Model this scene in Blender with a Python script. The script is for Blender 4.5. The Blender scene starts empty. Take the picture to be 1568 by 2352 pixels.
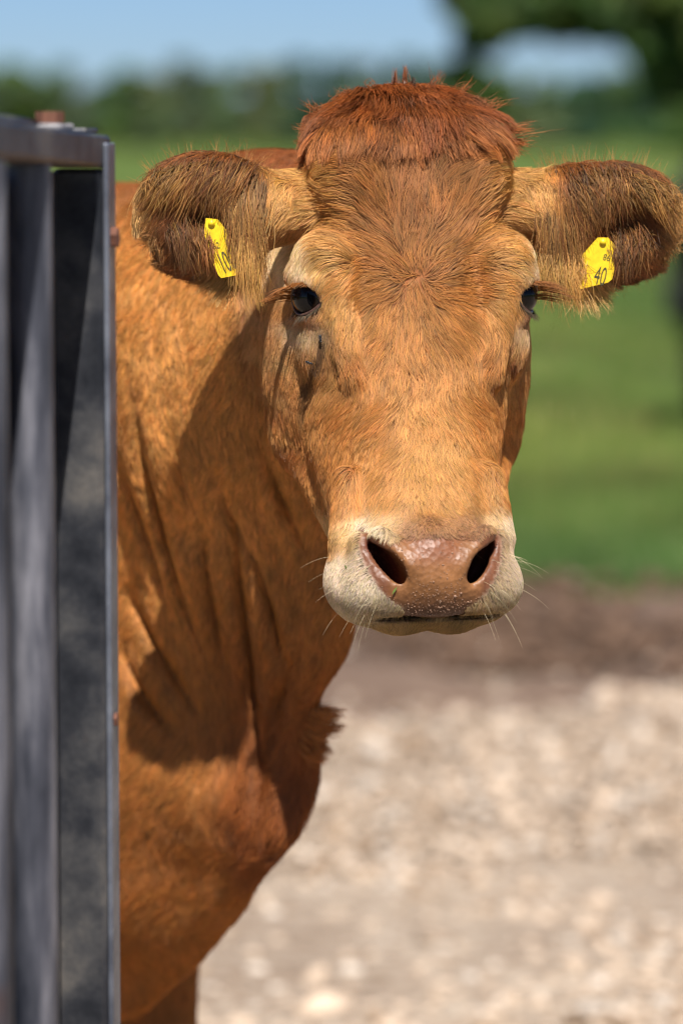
import bpy, math, random
import numpy as np
from mathutils import Vector, Matrix, kdtree

# ---------------------------------------------------------------- camera, sky, sun, exposure
random.seed(7)
rng = np.random.default_rng(11)
scene = bpy.context.scene
COL = scene.collection
CAM_H = 1.5
TILT = math.radians(5.99)
FPX = 8820.0                      # focal length in pixels of a 1568 px wide picture (135 mm on 24 mm)

cam_d = bpy.data.cameras.new('camera')
cam_d.sensor_fit = 'HORIZONTAL'
cam_d.sensor_width = 24.0
cam_d.lens = 135.0
cam_d.clip_start = 0.05
cam_d.clip_end = 4000
cam_d.dof.use_dof = True
cam_d.dof.focus_distance = 3.43
cam_d.dof.aperture_fstop = 3.5
cam_d.dof.aperture_blades = 0
cam = bpy.data.objects.new('camera', cam_d)
cam.location = (0, 0, CAM_H)
cam.rotation_euler = (math.pi / 2 - TILT, 0, 0)
COL.objects.link(cam)
scene.camera = cam

SUN_EL = math.radians(55)
SUN_AZ = math.radians(4.5)         # to the right of straight behind the camera
sun_dir = Vector((math.sin(SUN_AZ) * math.cos(SUN_EL), -math.cos(SUN_AZ) * math.cos(SUN_EL), math.sin(SUN_EL)))

world = bpy.data.worlds.new('World')
scene.world = world
world.use_nodes = True
wn = world.node_tree
wn.nodes.clear()
sky = wn.nodes.new('ShaderNodeTexSky')
sky.sky_type = 'NISHITA'
sky.sun_disc = False
sky.sun_elevation = SUN_EL
sky.sun_rotation = math.atan2(sun_dir.x, sun_dir.y)
sky.altitude = 50
sky.air_density = 0.5
sky.dust_density = 0.30
sky.ozone_density = 7.0
bg = wn.nodes.new('ShaderNodeBackground')
bg.inputs['Strength'].default_value = 0.060
wo = wn.nodes.new('ShaderNodeOutputWorld')
wn.links.new(sky.outputs[0], bg.inputs['Color'])
wn.links.new(bg.outputs[0], wo.inputs['Surface'])

sl = bpy.data.lights.new('sun', 'SUN')
sl.energy = 5.0
sl.angle = math.radians(0.53)
sl.color = (1.0, 0.95, 0.88)
so = bpy.data.objects.new('sun', sl)
so.location = sun_dir * 20
so.rotation_euler = (-sun_dir).to_track_quat('-Z', 'Y').to_euler()
COL.objects.link(so)

vs = scene.view_settings
vs.view_transform = 'Standard'
vs.look = 'None'
vs.exposure = 0.68
vs.gamma = 1.0
vs.use_curve_mapping = False
cy = scene.cycles
cy.use_denoising = True
cy.denoiser = 'OPENIMAGEDENOISE'
cy.denoising_input_passes = 'RGB_ALBEDO_NORMAL'
cy.denoising_prefilter = 'ACCURATE'
cy.pixel_filter_type = 'BLACKMAN_HARRIS'
cy.filter_width = 1.15
cy.use_adaptive_sampling = True
cy.adaptive_threshold = 0.02
cy.max_bounces = 5
cy.diffuse_bounces = 3
cy.glossy_bounces = 2
cy.transmission_bounces = 4
cy.transparent_max_bounces = 8
cy.caustics_reflective = False
cy.caustics_refractive = False
try:
    scene.cycles_curves.shape = 'THICK'
    scene.cycles_curves.subdivisions = 2
except Exception:
    pass

# ---------------------------------------------------------------- helpers
CT, ST = math.cos(TILT), math.sin(TILT)


def P(px, py, Y):
    """world point on the sight line of a picture position at distance Y"""
    dx, dy = (px - 784) / FPX, -(py - 1176) / FPX
    t = Y / (CT + dy * ST)
    return Vector((t * dx, Y, CAM_H + t * (-ST + dy * CT)))


def lin(r, g, b, k=1.0):
    f = lambda c: ((c / 255 + 0.055) / 1.055) ** 2.4 if c > 10 else c / 255 / 12.92
    return np.array([f(r) * k, f(g) * k, f(b) * k])


def tag(o, label=None, cat=None, group=None, kind=None):
    if label: o['label'] = label
    if cat: o['category'] = cat
    if group: o['group'] = group
    if kind: o['kind'] = kind
    return o


def empty(name, loc=(0, 0, 0), rz=0.0):
    o = bpy.data.objects.new(name, None)
    o.empty_display_size = 0.05
    o.location = loc
    o.rotation_euler = (0, 0, rz)
    COL.objects.link(o)
    return o


def mesh_obj(name, verts, faces, mat=None, parent=None, smooth=False):
    me = bpy.data.meshes.new(name)
    verts = np.asarray(verts, dtype=np.float32)
    if isinstance(faces, np.ndarray):
        n, k = faces.shape
        me.vertices.add(len(verts)); me.vertices.foreach_set('co', verts.ravel())
        me.loops.add(n * k); me.loops.foreach_set('vertex_index', faces.astype(np.int32).ravel())
        me.polygons.add(n)
        me.polygons.foreach_set('loop_start', np.arange(0, n * k, k, dtype=np.int32))
        me.update(calc_edges=True)
    else:
        me.from_pydata(verts.tolist(), [], [list(f) for f in faces])
        me.update()
    if smooth:
        me.polygons.foreach_set('use_smooth', np.ones(len(me.polygons), dtype=bool))
    if mat: me.materials.append(mat)
    o = bpy.data.objects.new(name, me)
    COL.objects.link(o)
    if parent: o.parent = parent
    return o


class MB:
    """collects boxes, tubes and lathes for ONE mesh object"""
    def __init__(s): s.v, s.f = [], []

    def quad_box(s, lo, hi, M=None, bevel=0.0):
        x0, y0, z0 = lo; x1, y1, z1 = hi
        b = bevel
        if b <= 0:
            pts = [(x, y, z) for x in (x0, x1) for y in (y0, y1) for z in (z0, z1)]
            fs = [(0, 1, 3, 2), (4, 6, 7, 5), (0, 4, 5, 1), (2, 3, 7, 6), (0, 2, 6, 4), (1, 5, 7, 3)]
            s.add(pts, fs, M); return
        # rounded along Z edges and top/bottom: stack of octagon rings
        def ring(z, i):
            a0, a1, c0, c1 = x0 + i, x1 - i, y0 + i, y1 - i
            return [(a0 + b, c0, z), (a1 - b, c0, z), (a1, c0 + b, z), (a1, c1 - b, z), (a1 - b, c1, z), (a0 + b, c1, z), (a0, c1 - b, z), (a0, c0 + b, z)]
        rings = [ring(z0, b * .7), ring(z0 + b, 0), ring(z1 - b, 0), ring(z1, b * .7)]
        pts = [p for r in rings for p in r]
        fs = []
        for r in range(3):
            for k in range(8):
                k2 = (k + 1) % 8
                fs.append((r * 8 + k, r * 8 + k2, r * 8 + 8 + k2, r * 8 + 8 + k))
        fs.append(tuple(range(7, -1, -1))); fs.append(tuple(range(24, 32)))
        s.add(pts, fs, M)

    def add(s, pts, fs, M=None):
        o = len(s.v)
        for p in pts:
            s.v.append(tuple(M @ Vector(p)) if M is not None else tuple(p))
        s.f += [tuple(i + o for i in f) for f in fs]

    def tube(s, path, radii, n=16, caps=True):
        path = [Vector(p) for p in path]
        if not hasattr(radii, '__len__'): radii = [radii] * len(path)
        o = len(s.v)
        up = Vector((0.3, 0.2, 0.9)).normalized()
        for i, p in enumerate(path):
            d = (path[min(i + 1, len(path) - 1)] - path[max(i - 1, 0)]).normalized()
            u = d.cross(up)
            if u.length < 1e-3: u = d.cross(Vector((1, 0, 0)))
            u.normalize(); w = d.cross(u)
            for k in range(n):
                a = 2 * math.pi * k / n
                s.v.append(tuple(p + (u * math.cos(a) + w * math.sin(a)) * radii[i]))
        for i in range(len(path) - 1):
            for k in range(n):
                k2 = (k + 1) % n
                s.f.append((o + i * n + k, o + i * n + k2, o + (i + 1) * n + k2, o + (i + 1) * n + k))
        if caps:
            s.f.append(tuple(o + k for k in range(n - 1, -1, -1)))
            s.f.append(tuple(o + (len(path) - 1) * n + k for k in range(n)))

    def build(s, name, mat, parent=None, smooth=False):
        return mesh_obj(name, s.v, s.f, mat, parent, smooth)


def new_mat(name):
    m = bpy.data.materials.new(name)
    m.use_nodes = True
    nt = m.node_tree
    b = nt.nodes['Principled BSDF']
    return m, nt, b


def N(nt, t, **kw):
    n = nt.nodes.new(t)
    for k, v in kw.items(): setattr(n, k, v)
    return n


def ramp(nt, fac, stops):
    r = nt.nodes.new('ShaderNodeValToRGB')
    el = r.color_ramp.elements
    while len(el) < len(stops): el.new(0.5)
    for e, (p, c) in zip(el, stops):
        e.position = p
        e.color = (*c, 1) if len(c) == 3 else c
    nt.links.new(fac, r.inputs[0])
    return r


def noise_tex(nt, scale, detail=4, rough=0.55, coord='Object', distort=0.0, vec=None):
    n = nt.nodes.new('ShaderNodeTexNoise')
    n.inputs['Scale'].default_value = scale
    n.inputs['Detail'].default_value = detail
    n.inputs['Roughness'].default_value = rough
    n.inputs['Distortion'].default_value = distort
    if vec is None:
        tc = nt.nodes.new('ShaderNodeTexCoord')
        nt.links.new(tc.outputs[coord], n.inputs['Vector'])
    else:
        nt.links.new(vec, n.inputs['Vector'])
    return n


def sine_noise(p, freq, seed, n=6):
    """cheap smooth vector noise, p (N,3) -> (N,)"""
    r = np.random.default_rng(seed)
    k = r.normal(size=(n, 3)); k /= np.linalg.norm(k, axis=1)[:, None]
    k *= freq * r.uniform(0.6, 1.5, size=(n, 1)) * 2 * np.pi
    ph = r.uniform(0, 6.28, n)
    return np.sin(p @ k.T + ph).sum(1) / math.sqrt(n) * 0.9


# ---------------------------------------------------------------- ground
def sheet(name, xs, ys, zfn, mat, kind='structure'):
    xs = np.asarray(xs, float); ys = np.asarray(ys, float)
    X, Y = np.meshgrid(xs, ys, indexing='ij')
    Z = zfn(X, Y)
    V = np.stack([X, Y, Z], -1).reshape(-1, 3)
    nx, ny = len(xs), len(ys)
    i, j = np.meshgrid(np.arange(nx - 1), np.arange(ny - 1), indexing='ij')
    a = (i * ny + j).ravel()
    Fq = np.stack([a, a + ny, a + ny + 1, a + 1], 1)
    o = mesh_obj(name, V, Fq, mat, None, True)
    if kind: o['kind'] = kind
    return o


def n2(x, y, f, seed):
    p = np.stack([np.ravel(x), np.ravel(y), np.zeros(np.size(x))], 1)
    return sine_noise(p, f, seed).reshape(np.shape(x))


DIRT_Y = lambda x: 9.72 + 0.16 * n2(x, 0 * x, 0.35, 61) + 0.07 * n2(x, 0 * x, 1.6, 62)      # gravel ends, bare earth begins
GRASS_Y = lambda x: 12.15 + 0.30 * n2(x, 0 * x, 0.22, 63) + 0.14 * n2(x, 0 * x, 1.1, 64) - 0.12 * x

m_field, nt, b = new_mat('pasture')
n1 = noise_tex(nt, 0.35, 6, 0.6)
n1b = noise_tex(nt, 2.2, 5, 0.65)
mxa = N(nt, 'ShaderNodeMath', operation='ADD'); nt.links.new(n1.outputs['Fac'], mxa.inputs[0]); nt.links.new(n1b.outputs['Fac'], mxa.inputs[1])
mxb = N(nt, 'ShaderNodeMath', operation='MULTIPLY'); mxb.inputs[1].default_value = 0.5; nt.links.new(mxa.outputs[0], mxb.inputs[0])
r_ = ramp(nt, mxb.outputs[0], [(0.33, (0.050, 0.100, 0.016)), (0.46, (0.078, 0.130, 0.024)), (0.56, (0.110, 0.145, 0.032)), (0.66, (0.16, 0.15, 0.05))])
nt.links.new(r_.outputs[0], b.inputs['Base Color']); b.inputs['Roughness'].default_value = 0.9
b.inputs['Specular IOR Level'].default_value = 0.2
nb = noise_tex(nt, 9, 6, 0.7)
bp = N(nt, 'ShaderNodeBump'); bp.inputs['Strength'].default_value = 0.9; bp.inputs['Distance'].default_value = 0.06
nt.links.new(nb.outputs['Fac'], bp.inputs['Height']); nt.links.new(bp.outputs[0], b.inputs['Normal'])
gx_ = np.concatenate([[-2500, -900, -300, -100, -50], np.linspace(-30, 30, 81), [50, 100, 300, 900, 2500]])
gy_ = np.concatenate([[-600, -200, -60, -20], np.linspace(-6, 60, 121), np.linspace(64, 200, 35), [300, 600, 1200, 3000]])
bump_amt = lambda X, Y: 0.05 * sstep(14, 24, Y) * n2(X, Y, 0.12, 71) + 0.02 * sstep(12.6, 14, Y) * n2(X, Y, 0.6, 72)


def sstep(a, b, x):
    t = np.clip((x - a) / (b - a), 0, 1)
    return t * t * (3 - 2 * t)


sheet('field', gx_, gy_, lambda X, Y: -0.03 + bump_amt(X, Y), m_field)

m_earth, nt, b = new_mat('bare_earth')
n1 = noise_tex(nt, 1.6, 6, 0.62); n2_ = noise_tex(nt, 14, 5, 0.7)
mxa = N(nt, 'ShaderNodeMix', data_type='FLOAT'); mxa.inputs[0].default_value = 0.4
nt.links.new(n1.outputs['Fac'], mxa.inputs[2]); nt.links.new(n2_.outputs['Fac'], mxa.inputs[3])
r_ = ramp(nt, mxa.outputs[0], [(0.32, (0.075, 0.046, 0.032)), (0.5, (0.135, 0.085, 0.058)), (0.68, (0.20, 0.135, 0.095))])
nt.links.new(r_.outputs[0], b.inputs['Base Color']); b.inputs['Roughness'].default_value = 0.92
bp = N(nt, 'ShaderNodeBump'); bp.inputs['Strength'].default_value = 0.8; bp.inputs['Distance'].default_value = 0.03
nt.links.new(n2_.outputs['Fac'], bp.inputs['Height']); nt.links.new(bp.outputs[0], b.inputs['Normal'])


def strip(name, y0f, y1f, zfn, mat, x0=-14, x1=14, nx=240, ny=40):
    xs = np.linspace(x0, x1, nx); t = np.linspace(0, 1, ny)
    X = np.repeat(xs[:, None], ny, 1)
    ya = y0f(xs)[:, None]; yb = y1f(xs)[:, None]
    Y = ya + (yb - ya) * t[None]
    Z = zfn(X, Y, t[None] + 0 * X)
    V = np.stack([X, Y, Z], -1).reshape(-1, 3)
    i, j = np.meshgrid(np.arange(nx - 1), np.arange(ny - 1), indexing='ij'); a = (i * ny + j).ravel()
    o = mesh_obj(name, V, np.stack([a, a + ny, a + ny + 1, a + 1], 1), mat, None, True)
    o['kind'] = 'structure'
    return o


strip('dirt_track', lambda x: DIRT_Y(x) - 0.5, lambda x: GRASS_Y(x) + 0.15,
      lambda X, Y, t: 0.004 + 0.028 * sstep(0, .2, t) * sstep(1, .8, t) * (1 + n2(X, Y, 0.7, 81)) + 0.012 * n2(X, Y, 2.6, 82) * sstep(0, .1, t) * sstep(1, .9, t), m_earth, ny=70)

m_grav, nt, b = new_mat('gravel_bed')
n1 = noise_tex(nt, 1.3, 5, 0.6)
vz = N(nt, 'ShaderNodeTexVoronoi'); vz.inputs['Scale'].default_value = 38
tc = N(nt, 'ShaderNodeTexCoord'); nt.links.new(tc.outputs['Object'], vz.inputs['Vector'])
mxa = N(nt, 'ShaderNodeMix', data_type='RGBA'); mxa.inputs[0].default_value = 0.5
r1 = ramp(nt, n1.outputs['Fac'], [(0.38, (0.22, 0.15, 0.10)), (0.6, (0.40, 0.31, 0.23))])
r2 = ramp(nt, vz.outputs['Color'], [(0.2, (0.22, 0.155, 0.105)), (0.8, (0.50, 0.42, 0.335))])
nt.links.new(r1.outputs[0], mxa.inputs[6]); nt.links.new(r2.outputs[0], mxa.inputs[7])
nt.links.new(mxa.outputs[2], b.inputs['Base Color']); b.inputs['Roughness'].default_value = 0.9
bp = N(nt, 'ShaderNodeBump'); bp.inputs['Strength'].default_value = 1.0; bp.inputs['Distance'].default_value = 0.02; bp.invert = True
nt.links.new(vz.outputs['Distance'], bp.inputs['Height']); nt.links.new(bp.outputs[0], b.inputs['Normal'])
strip('gravel_yard', lambda x: -5 + 0 * x, lambda x: DIRT_Y(x), lambda X, Y, t: 0.010 + 0.012 * n2(X, Y, 0.5, 83), m_grav, ny=120)

# ---- loose stones
ICO_V = []; g_ = (1 + 5 ** .5) / 2
for a, b_ in ((1, g_), (-1, g_), (1, -g_), (-1, -g_)):
    ICO_V += [(a, b_, 0), (0, a, b_), (b_, 0, a)]
ICO_V = np.array(ICO_V) / math.hypot(1, g_)
_d = np.linalg.norm(ICO_V[:, None] - ICO_V[None], axis=2)
_e = (_d > 0.1) & (_d < 1.1)
ICO_F = []
for i in range(12):
    for j in range(i + 1, 12):
        for k in range(j + 1, 12):
            if _e[i, j] and _e[j, k] and _e[i, k]:
                n_ = np.cross(ICO_V[j] - ICO_V[i], ICO_V[k] - ICO_V[i])
                ICO_F.append((i, j, k) if n_ @ ICO_V[i] > 0 else (i, k, j))
ICO_F = np.array(ICO_F)


def rand_rot(n, r):
    q = r.normal(size=(n, 4)); q /= np.linalg.norm(q, axis=1)[:, None]
    w, x, y, z = q.T
    return np.stack([np.stack([1 - 2 * (y * y + z * z), 2 * (x * y - z * w), 2 * (x * z + y * w)], -1),
                     np.stack([2 * (x * y + z * w), 1 - 2 * (x * x + z * z), 2 * (y * z - x * w)], -1),
                     np.stack([2 * (x * z - y * w), 2 * (y * z + x * w), 1 - 2 * (x * x + y * y)], -1)], 1)


def lumps(name, pos, size, col, mat, r, flat=0.65):
    n = len(pos)
    V = ICO_V[None] * (1 + 0.22 * r.normal(size=(n, 12, 1))) * r.uniform(0.6, 1.2, size=(n, 1, 3))
    V = np.einsum('nij,nkj->nki', rand_rot(n, r), V) * size[:, None, None]
    V[:, :, 2] *= flat
    V = V + pos[:, None, :]
    Fs = (ICO_F[None] + (np.arange(n) * 12)[:, None, None]).reshape(-1, 3)
    o = mesh_obj(name, V.reshape(-1, 3), Fs, mat)
    a = o.data.attributes.new('col', 'FLOAT_COLOR', 'POINT')
    c = np.repeat(np.concatenate([np.clip(col, 0.01, 0.9), np.ones((n, 1))], 1), 12, 0)
    a.data.foreach_set('color', c.astype(np.float32).ravel())
    return o


def attr_mat(name, rough=0.85, spec=0.3, nscale=60, bump=0.004):
    m, nt, b = new_mat(name)
    at = N(nt, 'ShaderNodeAttribute', attribute_name='col')
    nz = noise_tex(nt, nscale, 4, 0.6)
    r_ = ramp(nt, nz.outputs['Fac'], [(0.3, (0.72, 0.70, 0.68)), (0.7, (1.12, 1.12, 1.12))])
    mx = N(nt, 'ShaderNodeMix', data_type='RGBA', blend_type='MULTIPLY'); mx.inputs[0].default_value = 1
    nt.links.new(at.outputs['Color'], mx.inputs[6]); nt.links.new(r_.outputs[0], mx.inputs[7])
    nt.links.new(mx.outputs[2], b.inputs['Base Color'])
    b.inputs['Roughness'].default_value = rough; b.inputs['Specular IOR Level'].default_value = spec
    if bump:
        bp = N(nt, 'ShaderNodeBump'); bp.inputs['Strength'].default_value = 0.6; bp.inputs['Distance'].default_value = bump
        nt.links.new(nz.outputs['Fac'], bp.inputs['Height']); nt.links.new(bp.outputs[0], b.inputs['Normal'])
    return m


m_stone = attr_mat('limestone')
GR = np.random.default_rng(3)
n = 64000
x = GR.uniform(-2.2, 2.4, n); y = GR.uniform(5.4, 10.6, n)
keep = (y < DIRT_Y(x) + 0.25 * GR.normal(size=n) * GR.uniform(0, 1, n))
bare = n2(x, y, 0.8, 91) + 0.5 * n2(x, y, 2.0, 92)
keep &= GR.uniform(size=n) < (1.0 - 0.85 * sstep(0.15, 0.9, bare))
x, y = x[keep], y[keep]; n = len(x)
sz = np.exp(GR.normal(math.log(0.0090), 0.45, n)); sz = np.clip(sz, 0.006, 0.045)
z = 0.012 + sz * GR.uniform(0.1, 0.6, n)
base = np.array([0.56, 0.44, 0.335])
tint = GR.uniform(size=(n, 1))
col = base * (0.55 + 0.62 * GR.uniform(size=(n, 1)))
col = np.where(tint < 0.16, np.array([0.56, 0.49, 0.42]) * (0.7 + .5 * GR.uniform(size=(n, 1))), col)
col = np.where(tint > 0.80, np.array([0.27, 0.19, 0.125]) * (0.7 + .5 * GR.uniform(size=(n, 1))), col)
tag(lumps('gravel', np.stack([x, y, z], 1), sz, col, m_stone, GR), 'pale limestone gravel covering the yard behind the cow', 'gravel', kind='stuff')

m_clod = attr_mat('clod', 0.95, 0.15, 40)
n = 9000
x = GR.uniform(-2.6, 3.0, n); y = GR.uniform(9.9, 13.0, n)
keep = (y > DIRT_Y(x) - 0.15) & (y < GRASS_Y(x) + 0.2) & (GR.uniform(size=n) < 0.35 + 0.6 * sstep(-0.2, 1.0, n2(x, y, 0.9, 95)))
x, y = x[keep], y[keep]; n = len(x)
sz = np.clip(np.exp(GR.normal(math.log(0.016), 0.5, n)), 0.006, 0.06)
col = np.array([0.13, 0.082, 0.056]) * (0.55 + 0.85 * GR.uniform(size=(n, 1)))
pale = GR.uniform(size=(n, 1)) < 0.02
col = np.where(pale, np.array([0.5, 0.42, 0.34]), col)
tag(lumps('soil_clods', np.stack([x, y, 0.045 + sz * 0.2], 1), sz, col, m_clod, GR), 'trodden brown soil clods on the bare strip before the grass', 'soil', kind='stuff')

# ---- pasture grass
m_blade, nt, b = new_mat('grass_blade')
at = N(nt, 'ShaderNodeAttribute', attribute_name='col')
nt.links.new(at.outputs['Color'], b.inputs['Base Color'])
b.inputs['Roughness'].default_value = 0.55; b.inputs['Specular IOR Level'].default_value = 0.35
tr = N(nt, 'ShaderNodeBsdfTranslucent'); nt.links.new(at.outputs['Color'], tr.inputs['Color'])
ms = N(nt, 'ShaderNodeMixShader'); ms.inputs[0].default_value = 0.35
out = nt.nodes['Material Output']
nt.links.new(b.outputs[0], ms.inputs[1]); nt.links.new(tr.outputs[0], ms.inputs[2]); nt.links.new(ms.outputs[0], out.inputs['Surface'])
n = 150000
t_ = GR.uniform(size=n) ** 1.9
y = 12.2 + t_ * 30
hw = 0.95 + y * 0.115
x = GR.uniform(-1, 1, n) * hw
pn = n2(x, y, 0.5, 97)
keep = (y > GRASS_Y(x) - 0.1 + 0.5 * np.abs(GR.normal(size=n)) * sstep(0.4, -0.6, pn) * (y < 14))
x, y, pn = x[keep], y[keep], pn[keep]; n = len(x)
h = GR.uniform(0.025, 0.065, n) * (1 - 0.75 * sstep(24, 42, y)) * (1 + 0.3 * pn) * (1 + 0.02 * (y - 12))
wd = GR.uniform(0.002, 0.0045, n) * (1 + 0.06 * (y - 12))
an = GR.uniform(0, 6.28, n); le = GR.uniform(0.1, 0.7, n) * h; la = GR.uniform(0, 6.28, n)
bx = np.cos(an) * wd; by = np.sin(an) * wd
z0 = -0.03 + bump_amt(x, y)
V = np.zeros((n, 5, 3))
V[:, 0] = np.stack([x - bx, y - by, z0], 1); V[:, 1] = np.stack([x + bx, y + by, z0], 1)
V[:, 2] = np.stack([x + bx * .7 + np.cos(la) * le * .35, y + by * .7 + np.sin(la) * le * .35, z0 + h * .6], 1)
V[:, 3] = np.stack([x - bx * .7 + np.cos(la) * le * .35, y - by * .7 + np.sin(la) * le * .35, z0 + h * .6], 1)
V[:, 4] = np.stack([x + np.cos(la) * le, y + np.sin(la) * le, z0 + h], 1)
o4 = (np.arange(n) * 5)[:, None]
Fs = np.concatenate([o4 + np.array([0, 1, 2]), o4 + np.array([0, 2, 3]), o4 + np.array([3, 2, 4])], 0)
grass = mesh_obj('grass', V.reshape(-1, 3), Fs, m_blade)
c = np.array([0.150, 0.220, 0.048]) * (0.75 + 0.5 * GR.uniform(size=(n, 1)))
dryg = (GR.uniform(size=(n, 1)) < 0.10 + 0.10 * sstep(0.3, 1.2, pn)[:, None])
c = np.where(dryg, np.array([0.30, 0.26, 0.10]), c)
c = c * (1 + 0.34 * n2(x, y * .5, 0.30, 98)[:, None] * np.array([1.4, 0.7, 0.5])) * (1 + 0.26 * n2(x, y * .5, 0.9, 99)[:, None])
edge_ = (sstep(1.1, 0.1, y - GRASS_Y(x)) * np.clip(.5 + .6 * n2(x, y, 1.0, 100), 0, 1))[:, None]
c = c * (1 - .7 * edge_) + np.array([0.24, 0.19, 0.10]) * .7 * edge_
a = grass.data.attributes.new('col', 'FLOAT_COLOR', 'POINT')
a.data.foreach_set('color', np.repeat(np.concatenate([np.clip(c, .01, 1), np.ones((n, 1))], 1), 5, 0).astype(np.float32).ravel())
tag(grass, 'short green pasture grass beyond the bare strip of earth', 'grass', kind='stuff')

# ---------------------------------------------------------------- trees and hedge
def leaf_mat(name):
    m, nt, b = new_mat(name)
    at = N(nt, 'ShaderNodeAttribute', attribute_name='col')
    nt.links.new(at.outputs['Color'], b.inputs['Base Color'])
    b.inputs['Roughness'].default_value = 0.5; b.inputs['Specular IOR Level'].default_value = 0.35
    tr = N(nt, 'ShaderNodeBsdfTranslucent'); nt.links.new(at.outputs['Color'], tr.inputs['Color'])
    ms = N(nt, 'ShaderNodeMixShader'); ms.inputs[0].default_value = 0.3
    nt.links.new(b.outputs[0], ms.inputs[1]); nt.links.new(tr.outputs[0], ms.inputs[2])
    nt.links.new(ms.outputs[0], nt.nodes['Material Output'].inputs['Surface'])
    return m


m_leaf = leaf_mat('leaf')
m_bark, nt, b = new_mat('bark')
nz = noise_tex(nt, 9, 6, 0.65, distort=0.6)
r_ = ramp(nt, nz.outputs['Fac'], [(0.35, (0.035, 0.026, 0.018)), (0.65, (0.13, 0.10, 0.075))])
nt.links.new(r_.outputs[0], b.inputs['Base Color']); b.inputs['Roughness'].default_value = 0.95
bp = N(nt, 'ShaderNodeBump'); bp.inputs['Strength'].default_value = 1; bp.inputs['Distance'].default_value = 0.03
nt.links.new(nz.outputs['Fac'], bp.inputs['Height']); nt.links.new(bp.outputs[0], b.inputs['Normal'])
TR = np.random.default_rng(17)


def crown(name, clumps, per, leaf, col, parent, r):
    """clumps: list of (centre, radius); leaves spread through each clump, denser outside"""
    Vs, Cs = [], []
    for (c, rad) in clumps:
        rad = np.asarray(rad if hasattr(rad, '__len__') else (rad,) * 3, float)
        n = per
        q = r.normal(size=(n, 3)); q /= np.linalg.norm(q, axis=1)[:, None]
        q *= r.uniform(0.35, 1.08, size=(n, 1)) ** 0.6
        pos = np.asarray(c) + q * rad
        R = rand_rot(n, r)
        s = leaf * r.uniform(0.6, 1.4, size=(n, 1, 1))
        quad = np.array([[-.5, 0, 0], [0, -.32, .05], [.5, 0, 0], [0, .32, .05]])
        Vs.append(pos[:, None] + np.einsum('nij,kj->nki', R, quad) * s)
        k = 0.75 + 0.5 * r.uniform(size=(n, 1)) + 0.12 * r.normal()
        Cs.append(np.asarray(col) * np.clip(k, 0.4, 1.6) * np.array([1 + 0.15 * r.normal(), 1, 1]))
    V = np.concatenate(Vs); C = np.concatenate(Cs); n = len(V)
    o = mesh_obj(name, V.reshape(-1, 3), np.arange(n * 4).reshape(n, 4), m_leaf, parent)
    a = o.data.attributes.new('col', 'FLOAT_COLOR', 'POINT')
    a.data.foreach_set('color', np.repeat(np.concatenate([np.clip(C, .005, 1), np.ones((n, 1))], 1), 4, 0).astype(np.float32).ravel())
    return o


# near tree, its low boughs arching over the hedge
T0 = Vector((P(1640, 250, 45).x, 45.0, -0.03))
tree = empty('field_tree', T0)
tag(tree, 'broadleaf tree at the right edge whose low bough arches over a patch of sky', 'tree')
mb = MB()
tv = lambda px, py, Y=45.0: P(px, py, Y) - T0
mb.tube([Vector((0, 0, 0)), Vector((.05, 0, .6)), Vector((-.05, 0.1, 1.6)), Vector((-.1, 0, 2.6)), Vector((.1, .1, 4.2)), Vector((.2, 0, 6.0))], [.34, .26, .22, .2, .15, .06], 14)
mb.build('trunk', m_bark, tree, True)
limbs = [([tv(1620, 120), tv(1560, 20), tv(1450, -30), tv(1300, -20), tv(1180, 10), tv(1090, 70)], [.12, .09, .07, .055, .04, .015]),
         ([tv(1620, -150), tv(1500, -230), tv(1350, -260), tv(1180, -220)], [.11, .08, .05, .02]),
         ([tv(1640, -200), tv(1800, -260), tv(1950, -240), tv(2100, -150)], [.12, .09, .05, .02]),
         ([tv(1640, 60), tv(1760, -30), tv(1900, -40)], [.10, .07, .02])]
for pth, rr in limbs:
    mb = MB(); mb.tube(pth, rr, 10); mb.build('limb', m_bark, tree, True)
cl = []
for (px, py, rp) in ((1150, 70, 40), (1210, 62, 36), (1270, 72, 34), (1330, 50, 34), (1180, 30, 50), (1250, 20, 50), (1120, 100, 34), (1450, 95, 34), (1480, 140, 34), (1500, 110, 40), (1525, 170, 44), (1085, 30, 52), (1120, -20, 60), (1080, 95, 36), (1150, 55, 34), (1200, 10, 50), (1260, 30, 36), (1290, -30, 60), (1350, 15, 40), (1420, 60, 34), (1400, -20, 50), (1470, 100, 34), (1510, 60, 40), (1545, 130, 46), (1560, 40, 40), (1570, 210, 50), (1600, 300, 60), (1520, 190, 26), (1060, 160, 34), (1090, 210, 40), (1065, 250, 40)):
    p = tv(px, py, 45 + TR.uniform(-.35, .35)); cl.append((p, rp * 45 / 8820 * np.array([1, 1.3, 0.85])))
for k in range(40):
    cl.append((tv(TR.uniform(1040, 1570), TR.uniform(-90, 42), 45 + TR.uniform(-.8, .8)), TR.uniform(30, 52) * 45 / 8820 * np.array([1, 1.3, .8])))
for k in range(34):
    px, py = ((TR.uniform(1040, 1125), TR.uniform(-40, 240)), (TR.uniform(1120, 1510), TR.uniform(5, 80)), (TR.uniform(1495, 1600), TR.uniform(40, 320)))[k % 3]
    cl.append((tv(px, py, 45 + TR.uniform(-.6, .6)), TR.uniform(24, 44) * 45 / 8820 * np.array([1, 1.3, .85])))
for k in range(46):
    px = TR.uniform(1020, 2250); py = TR.uniform(-900, -70)
    if ((px - 1640) / 620) ** 2 + ((py + 420) / 480) ** 2 > 1: continue
    cl.append((tv(px, py, 45 + TR.uniform(-1.6, 1.6)), TR.uniform(.3, .55) * np.array([1, 1, .8])))
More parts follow.
